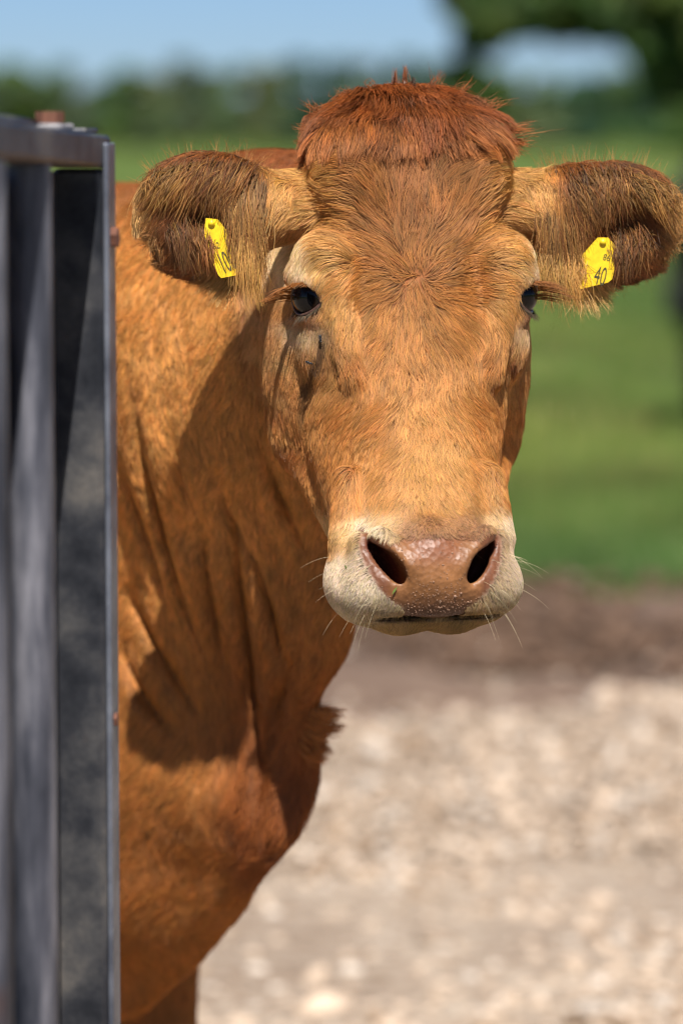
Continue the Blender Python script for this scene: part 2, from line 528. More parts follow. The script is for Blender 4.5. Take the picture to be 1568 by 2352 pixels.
for k in range(16):
    px = TR.uniform(1600, 2200); py = TR.uniform(-60, 330)
    cl.append((tv(px, py, 45 + TR.uniform(-1.2, 1.2)), TR.uniform(.25, .45) * np.array([1, 1, .8])))
crown('crown', cl, 620, 0.12, (0.105, 0.165, 0.040), tree, TR)

# hedge and trees across the far side of the field, each bush its own thing
bushes = [(-60, 170, 1.25, 0), (37, 158, 1.0, 1), (92, 186, .8, 2), (145, 158, .9, 2), (208, 216, .8, 0), (285, 170, 1.0, 1), (345, 184, .8, 2), (417, 143, 1.0, 0), (495, 174, 1.0, 2), (563, 162, 1.0, 2), (628, 162, .9, 2), (689, 143, 1.0, 3), (765, 152, 1.1, 3), (840, 150, 1.1, 2), (930, 140, 1.1, 3), (1010, 150, 1.1, 3), (1090, 160, 1.1, 1), (1170, 172, 1.1, 1), (1250, 180, 1.1, 2), (1340, 186, 1.1, 3), (1420, 170, 1.1, 1), (1500, 165, 1.1, 3), (1590, 180, 1.2, 3), (1690, 170, 1.3, 1)]
TONE = [(0.130, 0.185, 0.110), (0.105, 0.185, 0.045), (0.150, 0.200, 0.085), (0.070, 0.145, 0.075)]
WHICH = ['just outside the left edge of the picture', 'with a round top near the left edge', 'low, right of the round bush near the left edge', 'with a pointed top above the gate rail', 'lowest, filling the dip in the skyline left of the cow ear', 'broad, just right of the dip in the skyline', 'low, left of the tall pale bush', 'tall and pale, above the cow ear on the left', 'flat topped, right of the tall pale bush', 'middle of the flat run left of the forelock', 'last of the flat run left of the forelock', 'tall and bluish, left of the forelock', 'bluish, touching the left side of the forelock', 'directly behind the left half of the forelock', 'directly behind the top of the forelock', 'behind the right half of the forelock', 'under the left end of the arching bough', 'below the left part of the sky gap', 'below the middle of the sky gap', 'lowest, below the right part of the sky gap', 'bright, above the right ear of the cow', 'dark, above the tip of the right ear', 'dark, at the right edge of the picture', 'just outside the right edge of the picture']
for i, (px, py, wv_, tone) in enumerate(bushes):
    Yb = 150 + TR.uniform(-5, 5)
    top = P(px, py - 8, Yb)
    h = top.z + 0.1
    o = empty('hedge_bush', (top.x, Yb, -0.03))
    tag(o, 'blurred hedge bush, ' + WHICH[i], 'bush', 'bushes of the far hedge')
    mb = MB()
    mb.tube([(0, 0, 0), (.05, 0, h * .3), (-.05, 0, h * .65)], [.1, .08, .03], 8)
    mb.build('stem', m_bark, o, True)
    cl = []
    for k in range(15):
        a = TR.uniform(0, 6.28); rr = TR.uniform(0, 1) ** .5
        zz = TR.uniform(0.12, 0.92)
        wdt = wv_ * (1.0 - 0.55 * max(0, zz - .5) / .5)
        cl.append(((math.cos(a) * rr * wdt, math.sin(a) * rr * .8, zz * h), (TR.uniform(.3, .5), .45, TR.uniform(.25, .4))))
    cl.append(((0, 0, h - .3), (.45, .45, .3)))
    for k in range(7):
        cl.append(((TR.uniform(-1, 1) * wv_ * .8, TR.uniform(-.3, .3), TR.uniform(.15, .6) * h), (.5, .4, .4)))
    crown('crown', cl, 230, 0.30, TONE[tone], o, TR)
# far wood, seen as bluish tops between the bushes
n_f = 0
for px in range(-120, 1750, 110):
    Yb = 520 + TR.uniform(-30, 60)
    py = 212 + TR.uniform(-6, 14)
    top = P(px + TR.uniform(-25, 25), py, Yb)
    o = empty('wood_tree', (top.x, Yb, -0.03))
    tag(o, 'hazy tree of the distant wood behind the hedge', 'tree', 'trees of the distant wood')
    h = top.z
    mb = MB(); mb.tube([(0, 0, 0), (0.1, 0, h * .5)], [.3, .15], 8); mb.build('trunk', m_bark, o, True)
    cl = []
    for k in range(16):
        a = TR.uniform(0, 6.28); rr = TR.uniform(0, 1) ** .5; zz = TR.uniform(.15, .9)
        cl.append(((math.cos(a) * rr * 3.6 * (1.1 - zz * .5), math.sin(a) * rr * 3, zz * h), (1.3, 1.3, 1.0)))
    cl.append(((0, 0, h - 1), (1.6, 1.6, 1.0)))
    crown('crown', cl, 110, 0.6, (0.10, 0.14, 0.08), o, TR)

# the hedge runs on to both sides, a single mass too far off to count
cl = []
for k in range(170):
    x_ = TR.uniform(16, 75) * (1 if k % 2 else -1)
    z_ = TR.uniform(.3, 2.5)
    cl.append(((x_, 152 + TR.uniform(-1.5, 1.5), z_), (1.3, .9, .6)))
hr = crown('hedgerow', cl, 90, 0.5, (0.105, 0.165, 0.06), None, TR)
tag(hr, 'rest of the far hedge running on beyond both picture edges', 'hedge', kind='stuff')

# ---------------------------------------------------------------- cattle gate, seen almost along its length
m_steel, nt, b = new_mat('weathered_steel')
n1 = noise_tex(nt, 10, 5, 0.6); n2_ = noise_tex(nt, 6, 5, 0.6); n3 = noise_tex(nt, 90, 3, 0.6)
tc = N(nt, 'ShaderNodeTexCoord')
mp = N(nt, 'ShaderNodeMapping'); mp.inputs['Scale'].default_value = (30, 30, 4)
nt.links.new(tc.outputs['Object'], mp.inputs['Vector'])
nst = noise_tex(nt, 1.0, 5, 0.7, vec=mp.outputs[0])
base = ramp(nt, n1.outputs['Fac'], [(0.34, (0.014, 0.017, 0.024)), (0.46, (0.045, 0.048, 0.058)), (0.55, (0.095, 0.095, 0.10)), (0.66, (0.19, 0.175, 0.16))])
rust = ramp(nt, nst.outputs['Fac'], [(0.30, (0.06, 0.026, 0.014)), (0.7, (0.20, 0.085, 0.04))])
rmask = ramp(nt, n2_.outputs['Fac'], [(0.58, (0, 0, 0)), (0.72, (0.75, 0.75, 0.75))])
mx = N(nt, 'ShaderNodeMix', data_type='RGBA')
nt.links.new(rmask.outputs[0], mx.inputs[0]); nt.links.new(base.outputs[0], mx.inputs[6]); nt.links.new(rust.outputs[0], mx.inputs[7])
nt.links.new(mx.outputs[2], b.inputs['Base Color'])
b.inputs['Metallic'].default_value = 0.6
rr_ = N(nt, 'ShaderNodeMapRange'); rr_.inputs[3].default_value = 0.30; rr_.inputs[4].default_value = 0.65
nt.links.new(n1.outputs['Fac'], rr_.inputs[0]); nt.links.new(rr_.outputs[0], b.inputs['Roughness'])
bp = N(nt, 'ShaderNodeBump'); bp.inputs['Strength'].default_value = 0.35; bp.inputs['Distance'].default_value = 0.001
nt.links.new(n3.outputs['Fac'], bp.inputs['Height']); nt.links.new(bp.outputs[0], b.inputs['Normal'])

m_galv, nt, b = new_mat('galvanised_tube')
tc = N(nt, 'ShaderNodeTexCoord'); mp = N(nt, 'ShaderNodeMapping'); mp.inputs['Scale'].default_value = (22, 22, 3.2)
nt.links.new(tc.outputs['Object'], mp.inputs['Vector'])
n1 = noise_tex(nt, 1.0, 6, 0.62, vec=mp.outputs[0]); n2_ = noise_tex(nt, 5, 4, 0.6)
base = ramp(nt, n1.outputs['Fac'], [(0.38, (0.018, 0.022, 0.034)), (0.50, (0.085, 0.09, 0.115)), (0.64, (0.28, 0.28, 0.32))])
rust = ramp(nt, n2_.outputs['Fac'], [(0.60, (0, 0, 0)), (0.70, (0.8, 0.8, 0.8))])
mx = N(nt, 'ShaderNodeMix', data_type='RGBA'); mx.inputs[7].default_value = (0.12, 0.055, 0.03, 1)
nt.links.new(rust.outputs[0], mx.inputs[0]); nt.links.new(base.outputs[0], mx.inputs[6])
nt.links.new(mx.outputs[2], b.inputs['Base Color'])
b.inputs['Metallic'].default_value = 0.45; b.inputs['Roughness'].default_value = 0.5

m_rust, nt, b = new_mat('rusty_bolt')
n1 = noise_tex(nt, 120, 5, 0.7)
r_ = ramp(nt, n1.outputs['Fac'], [(0.3, (0.08, 0.030, 0.018)), (0.7, (0.21, 0.085, 0.05))])
nt.links.new(r_.outputs[0], b.inputs['Base Color']); b.inputs['Roughness'].default_value = 0.85

m_zinc, nt, b = new_mat('pale_bracket')
n1 = noise_tex(nt, 60, 5, 0.6)
r_ = ramp(nt, n1.outputs['Fac'], [(0.3, (0.20, 0.19, 0.20)), (0.7, (0.36, 0.34, 0.34))])
nt.links.new(r_.outputs[0], b.inputs['Base Color']); b.inputs['Roughness'].default_value = 0.6

m_edge, nt, b = new_mat('blue_grey_edge')
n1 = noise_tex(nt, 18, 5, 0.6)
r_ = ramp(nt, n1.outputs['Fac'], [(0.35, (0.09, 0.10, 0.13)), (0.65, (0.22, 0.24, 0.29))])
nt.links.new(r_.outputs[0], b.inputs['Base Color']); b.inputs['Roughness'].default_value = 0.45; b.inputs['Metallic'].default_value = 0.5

# gate frame: u runs along the gate from its free end towards the hinge, v across it, w up
G0 = Vector((-0.2120, 3.13, 0.0))
GU = Vector((-0.10, -1.0, 0)).normalized()
GV = Vector((-GU.y, GU.x, 0)) * 1.0          # towards the cow side (image right)
if GV.x < 0: GV = -GV
GM = Matrix(((GU.x, GV.x, 0, 0), (GU.y, GV.y, 0, 0), (0, 0, 1, 0), (0, 0, 0, 1)))
gate = empty('gate', G0)
tag(gate, 'weathered grey steel cattle gate with a rusty bolt on its top rail', 'gate')
GL = 2.9
TOP_Z = P(250, 385, 3.11).z                   # underside of the rail at the free end
RISE = 0.030                                  # the gate hangs a little: rail climbs towards the hinge (per metre)
mb = MB()
hx = 0.0225
mb.quad_box((-0.020, -0.0205, 0.10), (0.020, 0.0205, TOP_Z - 0.001), GM, 0.004)
mb.build('end_post', m_steel, gate)
mb = MB(); mb.quad_box((-0.021, 0.0208, 0.10), (0.016, 0.0255, TOP_Z + 0.020), GM, 0.0012); mb.build('edge_bar', m_edge, gate)  # strip along the post's right edge, paler and bluer than the post
mb = MB()
SH = Matrix.Identity(4); SH[2][0] = RISE
mb.quad_box((-0.024, -0.0215, TOP_Z), (GL, 0.0215, TOP_Z + 0.0265), GM @ SH, 0.003)
mb.build('top_rail', m_steel, gate)
mb = MB(); mb.quad_box((-0.020, -0.018, 0.14), (GL, 0.018, 0.18), GM, 0.003); mb.build('bottom_rail', m_steel, gate)
u = 0.245; k = 0
while u < GL:
    mb = MB()
    mb.tube([GM @ Vector((u, 0, 0.181)), GM @ Vector((u, 0, 0.7)), GM @ Vector((u, 0, TOP_Z + RISE * u - 0.001))], 0.0195, 20, False)
    mb.build('bar', m_galv, gate, True)
    u += 0.185
mb = MB(); mb.quad_box((0.0205, -0.0205, 0.19), (0.12, -0.0165, TOP_Z - 0.003), GM); mb.build('flange', m_steel, gate)
mb = MB(); mb.quad_box((0.121, -0.0245, 0.19), (GL, -0.0215, TOP_Z - 0.002), GM); mb.build('sheet_panel', m_steel, gate)
mb = MB(); mb.quad_box((GL, -0.03, 0.02), (GL + 0.06, 0.03, TOP_Z + 0.14), GM, 0.005); mb.build('hinge_post', m_steel, gate)
# bracket plate, thin folded strap and bolts
zt = TOP_Z + 0.0265
mb = MB(); mb.quad_box((0.050, -0.0160, zt + RISE * .08 + 0.001), (0.115, 0.004, zt + RISE * .08 + 0.007), GM, 0.002); br = mb.build('bracket', m_zinc, gate)
mb = MB(); mb.tube([GM @ Vector((0.10, -0.007, zt + 0.0100)), GM @ Vector((0.10, -0.007, zt + 0.0190))], 0.0112, 6); mb.build('bolt', m_rust, br)
mb = MB(); mb.quad_box((-0.022, -0.0215, zt - .0005), (GL, -0.0165, zt + 0.0095), GM @ SH, 0.0015); mb.build('rail_lip', m_steel, gate)
mb = MB(); mb.quad_box((-0.018, -0.016, zt + 0.0015), (0.035, 0.012, zt + 0.0055), GM, 0.0015); mb.build('strap', m_steel, gate)
bz = P(270, 545, 3.12).z
mb = MB(); mb.tube([GM @ Vector((0.0, 0.0256, bz)), GM @ Vector((0.0, 0.0310, bz))], 0.0085, 6); mb.build('bolt', m_rust, gate)
for zz in (0.55, 1.0):
    mb = MB(); mb.tube([GM @ Vector((0.0, 0.0256, zz)), GM @ Vector((0.0, 0.028, zz))], 0.006, 6); mb.build('bolt', m_rust, gate)

# ---------------------------------------------------------------- the cow: one field, one continuous skin
HEAD_C = np.array([0.066, 3.5, 1.325])       # between the eyes
YAW = math.radians(10)
CYW, SYW = math.cos(YAW), math.sin(YAW)
BC = np.array([-0.20, 4.0])                  # chest centre on the ground plan
FWD = np.array([0.574, -0.819]); LAT = np.array([0.819, 0.574])


def smin(a, b, k):
    h = np.clip(0.5 + 0.5 * (b - a) / k, 0, 1)
    return b + (a - b) * h - k * h * (1 - h)


def smax(a, b, k):
    return -smin(-a, -b, k)


def axis(*segs):
    out = []
    for a, b, st in segs:
        n = max(1, int(round((b - a) / st)))
        out.append(np.linspace(a, b, n, endpoint=False))
    out.append([segs[-1][1]])
    return np.concatenate(out)


XS = axis((-1.75, -0.36, 0.022), (-0.36, -0.215, 0.006), (-0.215, 0.345, 0.0032), (0.345, 0.40, 0.01))
YS = axis((3.27, 3.76, 0.0032), (3.76, 4.2, 0.007), (4.2, 6.1, 0.022))
ZS = axis((-0.02, 0.48, 0.014), (0.48, 1.02, 0.0065), (1.02, 1.57, 0.0032))
F = np.full((len(XS), len(YS), len(ZS)), 0.3, dtype=np.float32)


def block(lo, hi):
    s = []
    for A, a, b in ((XS, lo[0], hi[0]), (YS, lo[1], hi[1]), (ZS, lo[2], hi[2])):
        i0 = max(0, np.searchsorted(A, a) - 1); i1 = min(len(A), np.searchsorted(A, b) + 1)
        s.append(slice(i0, i1))
    return tuple(s)


def grid_of(s):
    return (XS[s[0]].astype(np.float32)[:, None, None], YS[s[1]].astype(np.float32)[None, :, None], ZS[s[2]].astype(np.float32)[None, None, :])


def apply_world(fn, lo, hi, k, op='add'):
    s = block(lo, hi)
    d = fn(*grid_of(s)).astype(np.float32)
    if op == 'add': F[s] = smin(F[s], d, k)
    else: F[s] = smax(F[s], -d, k)


def W(a, l, z):
    """body frame -> world"""
    q = BC + FWD * a + LAT * l
    return np.array([q[0], q[1], z])


def body_ell(a, l, z, ra, rl, rz, k=0.08, pitch=0.0):
    c = W(a, l, z); R = max(ra, rl, rz) + 0.12
    cp, sp = math.cos(pitch), math.sin(pitch)

    def fn(X, Y, Z):
        dx, dy, dz = X - c[0], Y - c[1], Z - c[2]
        u = dx * FWD[0] + dy * FWD[1]; v = dx * LAT[0] + dy * LAT[1]
        uu = u * cp + dz * sp; ww = -u * sp + dz * cp
        k0 = np.sqrt((uu / ra) ** 2 + (v / rl) ** 2 + (ww / rz) ** 2) + 1e-6
        k1 = np.sqrt((uu / ra ** 2) ** 2 + (v / rl ** 2) ** 2 + (ww / rz ** 2) ** 2) + 1e-6
        return k0 * (k0 - 1) / k1
    apply_world(fn, c - R, c + R, k)


def cap(p, q, r0, r1, k=0.04, squash=1.0, op='add', lat=None):
    """tapered capsule; squash > 1 makes it thinner sideways"""
    p = np.asarray(p, float); q = np.asarray(q, float)
    R = max(r0, r1) + 0.1
    L = LAT if lat is None else np.asarray(lat, float)
    d = q - p
    if squash != 1.0:
        lp = p[0] * L[0] + p[1] * L[1]; lq = q[0] * L[0] + q[1] * L[1]
        d = d.copy(); ex = (lq - lp) * (squash - 1); d[0] += L[0] * ex; d[1] += L[1] * ex
    dd = float(d @ d)

    def fn(X, Y, Z):
        dx, dy, dz = X - p[0], Y - p[1], Z - p[2]
        if squash != 1.0:
            e = (dx * L[0] + dy * L[1]) * (squash - 1)
            dx = dx + L[0] * e; dy = dy + L[1] * e
        t = np.clip((dx * d[0] + dy * d[1] + dz * d[2]) / dd, 0, 1)
        dist = np.sqrt((dx - t * d[0]) ** 2 + (dy - t * d[1]) ** 2 + (dz - t * d[2]) ** 2)
        return (dist - (r0 + (r1 - r0) * t)) * (0.75 if squash != 1.0 else 1.0)
    apply_world(fn, np.minimum(p, q) - R, np.maximum(p, q) + R, k, op)


# trunk
body_ell(-0.98, 0, 0.98, 0.82, 0.33, 0.38)
body_ell(-1.50, 0, 1.06, 0.33, 0.27, 0.31)
body_ell(-0.36, 0, 1.22, 0.36, 0.13, 0.20)
for s_ in (-1, 1):
    body_ell(-0.22, s_ * 0.13, 0.98, 0.21, 0.125, 0.32, pitch=0.25)
body_ell(-0.04, 0, 0.86, 0.16, 0.135, 0.25)
# neck
NK = [np.array([0.035, 3.67, 1.345]), np.array([-0.085, 3.85, 1.25]), np.array([-0.23, 4.10, 1.15]), np.array([-0.38, 4.30, 1.08])]
NL = [np.array([0.93, 0.37]), np.array([0.83, 0.55]), LAT]
for i, (ra, rb, sq) in enumerate(((0.125, 0.19, 1.25), (0.19, 0.25, 1.45), (0.25, 0.31, 1.45))):
    cap(NK[i], NK[i + 1], ra, rb, 0.06, sq, lat=NL[i] / np.linalg.norm(NL[i]))
# throat and dewlap: a thin fold in the body's middle plane
DEW = [(.385, 1.13), (.372, 1.02), (.330, .955), (.292, .915), (.276, .885), (.263, .838), (.266, .775), (.218, .728), (.105, .646), (.058, .600), (-.04, .535), (-.16, .525), (-.16, 1.15), (.2, 1.22)]


def dew_fn(X, Y, Z):
    dx, dy = X - BC[0], Y - BC[1]
    u = dx * FWD[0] + dy * FWD[1]; v = dx * LAT[0] + dy * LAT[1]
    u, w = np.broadcast_arrays(u, Z)
    d = np.full(u.shape, 9.0, dtype=np.float32); sgn = np.ones(u.shape, dtype=np.float32)
    n = len(DEW)
    for i in range(n):
        ax, az = DEW[i]; bx, bz = DEW[i - 1]
        ex, ez = bx - ax, bz - az
        wx, wz = u - ax, w - az
        t = np.clip((wx * ex + wz * ez) / (ex * ex + ez * ez), 0, 1)
        d = np.minimum(d, (wx - t * ex) ** 2 + (wz - t * ez) ** 2)
        c1 = w >= az; c2 = w < bz; c3 = ex * wz > ez * wx
        flip = (c1 & c2 & c3) | (~c1 & ~c2 & ~c3)
        sgn = np.where(flip, -sgn, sgn)
    d2 = np.sqrt(d) * sgn
    inner = np.clip(-d2, 0, 0.16)
    th = 0.014 + inner * 0.42 + 0.006 * np.sin(w * 40)
    wob = 0.010 * np.sin(w * 17 + u * 9) + 0.004 * np.sin(w * 43)
    return smax(d2, (np.abs(v + wob) - th) * 0.85, 0.02)


apply_world(dew_fn, (-0.5, 3.5, 0.45), (0.15, 4.3, 1.3), 0.05)
# legs and tail
for s_, off in ((-1, -0.02), (1, 0.02)):
    l_ = 0.115 * s_
    a_ = -0.12 + off - 0.10 * (s_ > 0)
    cap(W(a_ - .04, l_, 0.72), W(a_, l_, 0.44), 0.088, 0.052, 0.05)
    cap(W(a_, l_, 0.44), W(a_, l_, 0.36), 0.054, 0.047, 0.02)
    cap(W(a_, l_, 0.36), W(a_ - .005, l_, 0.12), 0.040, 0.033, 0.02)
    cap(W(a_, l_, 0.12), W(a_ + .03, l_, 0.045), 0.038, 0.050, 0.02)
    b_ = -1.60 + off * 3
    cap(W(b_ + .08, s_ * 0.16, 0.85), W(b_ + .06, s_ * 0.17, 0.66), 0.14, 0.095, 0.06)
    cap(W(b_ + .06, s_ * 0.17, 0.66), W(b_ - .13, s_ * 0.16, 0.50), 0.09, 0.055, 0.04)
    cap(W(b_ - .13, s_ * 0.16, 0.50), W(b_ - .09, s_ * 0.16, 0.13), 0.045, 0.036, 0.02)
    cap(W(b_ - .09, s_ * 0.16, 0.13), W(b_ - .05, s_ * 0.16, 0.045), 0.040, 0.050, 0.02)
cap(W(-1.80, 0, 1.22), W(-1.90, 0, 0.85), 0.035, 0.024, 0.03)
cap(W(-1.90, 0, 0.85), W(-1.89, 0, 0.50), 0.024, 0.045, 0.02)

# ---- head, in its own frame (millimetres): x to its left ear as seen, y away from the viewer, z up
TZ = np.array([-292, -275, -260, -235, -205, -184, -138, -94, -47, 0, 50, 100, 140, 165, 182, 196], float)
TW = np.array([40, 58, 64, 68, 69, 73, 86, 95, 98, 97, 92, 85, 81, 71, 51, 25], float)
TYF = np.array([-118, -138, -154, -166, -155, -139, -104, -77, -54, -38, -26, -14, 0, 16, 34, 62], float)
TYB = np.array([-60, -48, -34, -8, 40, 82, 145, 178, 192, 194, 190, 182, 168, 155, 140, 120], float)
TPX = np.array([2.2, 2.2, 2.2, 2.2, 2.1, 2.05, 2.1, 2.2, 2.5, 2.7, 2.7, 2.6, 2.5, 2.3, 2.2, 2.0], float)
TXC = np.interp(TZ, [-292, -200, -60, 60], [-14, -12, -2, 0])


def to_local(X, Y, Z):
    dx, dy = (X - HEAD_C[0]) * 1000, (Y - HEAD_C[1]) * 1000
    return dx * CYW + dy * SYW, -dx * SYW + dy * CYW, (Z - HEAD_C[2]) * 1000


def to_world(p):
    p = np.asarray(p, float)
    x, y, z = p[..., 0], p[..., 1], p[..., 2]
    return np.stack([HEAD_C[0] + (x * CYW - y * SYW) / 1000, HEAD_C[1] + (x * SYW + y * CYW) / 1000, HEAD_C[2] + z / 1000], -1)


def face_y(z):
    return np.interp(z, TZ, TYF)


def px2loc(px, py):
    """picture position -> (x, z) on the front of the head"""
    y = -40.0
    for _ in range(4):
        Y = 3.5 + y / 1000
        p = P(px, py, Y)
        xl, yl, zl = to_local(p.x, p.y, p.z)
        y = float(face_y(zl))
    return float(xl), float(zl)


HS = block((-0.235, 3.24, 0.99), (0.36, 3.80, 1.56))
gx, gy, gz = grid_of(HS)
LX, LY, LZ = to_local(gx, gy, gz)
LX, LY, LZ = np.broadcast_arrays(LX.astype(np.float32), LY.astype(np.float32), LZ.astype(np.float32))
AX = np.abs(LX)


def itp(tab):
    zz = (gz * 1 - HEAD_C[2]) * 1000
    return np.interp(zz.ravel(), TZ, tab).astype(np.float32)[None, None, :]


def ell(c, r, X=None, rot=None):
    X = LX if X is None else X
    dx, dy, dz = X - c[0], LY - c[1], LZ - c[2]
    if rot is not None:
        R = np.array(rot.transposed(), float)
        dx, dy, dz = (R[0, 0] * dx + R[0, 1] * dy + R[0, 2] * dz, R[1, 0] * dx + R[1, 1] * dy + R[1, 2] * dz, R[2, 0] * dx + R[2, 1] * dy + R[2, 2] * dz)
    k0 = np.sqrt((dx / r[0]) ** 2 + (dy / r[1]) ** 2 + (dz / r[2]) ** 2) + 1e-4
    k1 = np.sqrt((dx / r[0] ** 2) ** 2 + (dy / r[1] ** 2) ** 2 + (dz / r[2] ** 2) ** 2) + 1e-6
    return k0 * (k0 - 1) / k1


def lcap(p, q, r0, r1, X=None):
    X = LX if X is None else X
    p = np.asarray(p, float); d = np.asarray(q, float) - p
    dx, dy, dz = X - p[0], LY - p[1], LZ - p[2]
    t = np.clip((dx * d[0] + dy * d[1] + dz * d[2]) / float(d @ d), 0, 1)
    return np.sqrt((dx - t * d[0]) ** 2 + (dy - t * d[1]) ** 2 + (dz - t * d[2]) ** 2) - (r0 + (r1 - r0) * t)


def frame_of(d, upv=(0, 0, 1), roll=0.0):
    """matrix whose columns are u (across), n (= d), v (up)"""
    n = Vector(d).normalized(); u = Vector(upv).cross(n)
    u.normalize(); v = n.cross(u)
    if roll:
        R = Matrix.Rotation(roll, 3, n); u = R @ u; v = R @ v
    return Matrix((u, n, v)).transposed()


w_ = itp(TW); yf_ = itp(TYF); yb_ = itp(TYB); pe = itp(TPX); xc_ = itp(TXC)
hd = (yb_ - yf_) / 2; ym = (yb_ + yf_) / 2
uu = np.abs(LX - xc_) / w_; vv = np.abs(LY - ym) / hd
FF = (uu ** pe + vv ** pe) ** (1 / pe)
D = (FF - 1) * np.minimum(w_, hd) * 0.9
D = smax(D, LZ - 192, 44)
D = smax(D, -278 - LZ, 14)
# cheeks (jaw muscle), brow, orbit
D = smin(D, ell((96, 94, -54), (27, 76, 98), AX), 24)
D = smin(D, lcap((84, 82, -132), (66, 0, -200), 25, 15, AX), 22)
D = smin(D, ell((86, 2, 36), (25, 32, 26), AX), 20)
D = smin(D, lcap((80, -20, 30), (66, -46, -66), 15, 5, AX), 18)
D = smin(D, ell((86, -4, -36), (18, 23, 32), AX), 20)
# frontal bumps under the poll hair
D = smin(D, ell((56, 22, 118), (34, 32, 38), AX), 26)
# hollow of the temple and beside the nose
D = smax(D, -ell((102, -76, -104), (12, 34, 50), AX), 28)
# muzzle
D = smin(D, ell((-12, -122, -236), (74, 47, 44)), 18)
D = smin(D, ell((40, -119, -247), (45, 44, 31), np.abs(LX + 12)), 14)
D = smin(D, ell((-66, -100, -240), (32, 42, 33)), 14)
D = smin(D, ell((40, -104, -240), (30, 40, 32)), 14)
MX = np.abs(LX + 12)
# corner-of-mouth fold
D = smin(D, lcap((66, -84, -152), (69, -104, -206), 10, 14, MX), 12)
D = smax(D, -lcap((57, -108, -158), (58, -126, -192), 5, 6, MX), 10)
# chin and lower lip
D = smin(D, ell((23, -115, -274), (24, 28, 14), MX), 6)
D = smax(D, -ell((0, -146, -269.5), (62, 46, 2.6)), 4)
# nose pad: flattened and framed
D = smin(D, ell((0, -147, -228), (33, 24, 40), MX), 14)
# nostrils
NRM = Matrix.Rotation(math.radians(28), 3, 'Y')
nost = ell((41, -140, -227), (8.8, 38, 20.5), MX, Matrix.Rotation(math.radians(27), 3, 'Y') @ Matrix.Rotation(math.radians(-14), 3, 'Z'))
D = smin(D, lcap((47, -150, -199), (24, -165, -222), 10, 9, MX), 9)
D = smin(D, lcap((61, -132, -205), (52, -146, -247), 10, 10, MX), 9)
nost = smin(nost, ell((50, -138, -209), (4.0, 30, 8), MX, Matrix.Rotation(math.radians(48), 3, 'Y')), 5)
D = smax(D, -nost, 5)
# tear groove
D = smax(D, -lcap((94, -30, -22), (99, -18, -66), 1.2, 1.2, AX), 5)
D = smax(D, -lcap((99, -18, -66), (99, 0, -112), 1.2, 1, AX), 6)
# eyes
EYE_C = np.array([90.0, -6.0, 6.0]); EYE_R = 22.5
EYE_D = Vector((0.80, -0.60, -0.02)).normalized()
EM = frame_of(EYE_D, roll=math.radians(-18))
D = smin(D, ell(EYE_C, (24.6, 24.6, 24.6), AX), 10)
D = smin(D, lcap((96, -29, 21), (109, 12, 25), 6.5, 7.5, AX), 10)      # upper lid
D = smin(D, lcap((94, -22, -15), (101, 12, -14), 3, 3, AX), 9)      # lower lid
ex_, ey_, ez_ = AX - EYE_C[0], LY - EYE_C[1], LZ - EYE_C[2]
Ru = [EM.col[0], EM.col[1], EM.col[2]]
eu = ex_ * Ru[0].x + ey_ * Ru[0].y + ez_ * Ru[0].z
en = ex_ * Ru[1].x + ey_ * Ru[1].y + ez_ * Ru[1].z
ev = ex_ * Ru[2].x + ey_ * Ru[2].y + ez_ * Ru[2].z
opening = (np.sqrt((eu / 21.0) ** 2 + ((ev + 1.0) / 13.8) ** 2) - 1) * 12
opening = np.maximum(opening, -en + 4)
D = smax(D, -opening, 3.0)
D = smax(D, -(np.sqrt(ex_ ** 2 + ey_ ** 2 + ez_ ** 2) - EYE_R - 0.3), 1.5)
# ears
for s_, cx, cz, rw, rh, ang in ((-1, 189, 80, 58, 54, 8), (1, 190, 71, 70, 53, -2)):
    SX = LX * s_
    R_ = Matrix.Rotation(math.radians(ang), 3, 'Y')
    e = ell((cx, 34, cz), (rw, 22, rh), SX, R_)
    e = smax(e, -ell((cx + 8, -3, cz - 8), (rw - 16, 26, rh - 14), SX, R_), 10)
    e = smax(e, -ell((cx + rw - 6, 26, cz - 30), (18, 40, 14), SX, Matrix.Rotation(math.radians(-50), 3, 'Y')), 8)
    e = smin(e, ell((160, 38, cz - 2), (24, 22, 47), SX), 20)
    e = smin(e, lcap((70, 56, 88), (140, 42, 84), 31, 33, SX), 20)
    D = smin(D, e, 9)
F[HS] = smin(F[HS], (D / 1000).astype(np.float32), 0.022)
del LX, LY, LZ, AX, MX, D, FF, uu, vv, ex_, ey_, ez_, eu, en, ev, opening, nost, e

# neck folds: creases that follow the bend of the neck (polylines on the near side)
FOLDS = [  # picture polyline, distance, depth, width
    ([(322, 900), (345, 1050), (385, 1230), (432, 1390), (490, 1530)], 3.84, .016, .008),
    ([(282, 1020), (325, 1150), (365, 1260), (400, 1400)], 3.88, .013, .008),
    ([(410, 960), (430, 1090), (470, 1180)], 3.82, .010, .007),
    ([(500, 1080), (545, 1200), (556, 1350), (575, 1500), (590, 1660), (600, 1800), (585, 1960)], 3.76, .022, .010),
    ([(548, 1195), (590, 1290), (625, 1400), (655, 1530)], 3.74, .014, .008),
    ([(475, 1200), (480, 1300), (500, 1420), (520, 1560)], 3.80, .016, .010),
    ([(595, 1000), (640, 1130), (700, 1260)], 3.69, .014, .010),
    ([(690, 1480), (668, 1560), (650, 1640)], 3.74, .012, .010),
    ([(640, 1580), (632, 1700), (606, 1820)], 3.76, .014, .010),
    ([(300, 1350), (360, 1470), (420, 1560), (470, 1640)], 3.88, .014, .010),
    ([(285, 1480), (330, 1580), (400, 1660)], 3.90, .014, .010),
    ([(300, 760), (310, 900)], 3.86, .006, .009), ([(370, 720), (372, 860)], 3.84, .006, .009), ([(440, 740), (445, 900)], 3.82, .006, .009), ([(520, 800), (515, 980)], 3.8, .006, .009),
]
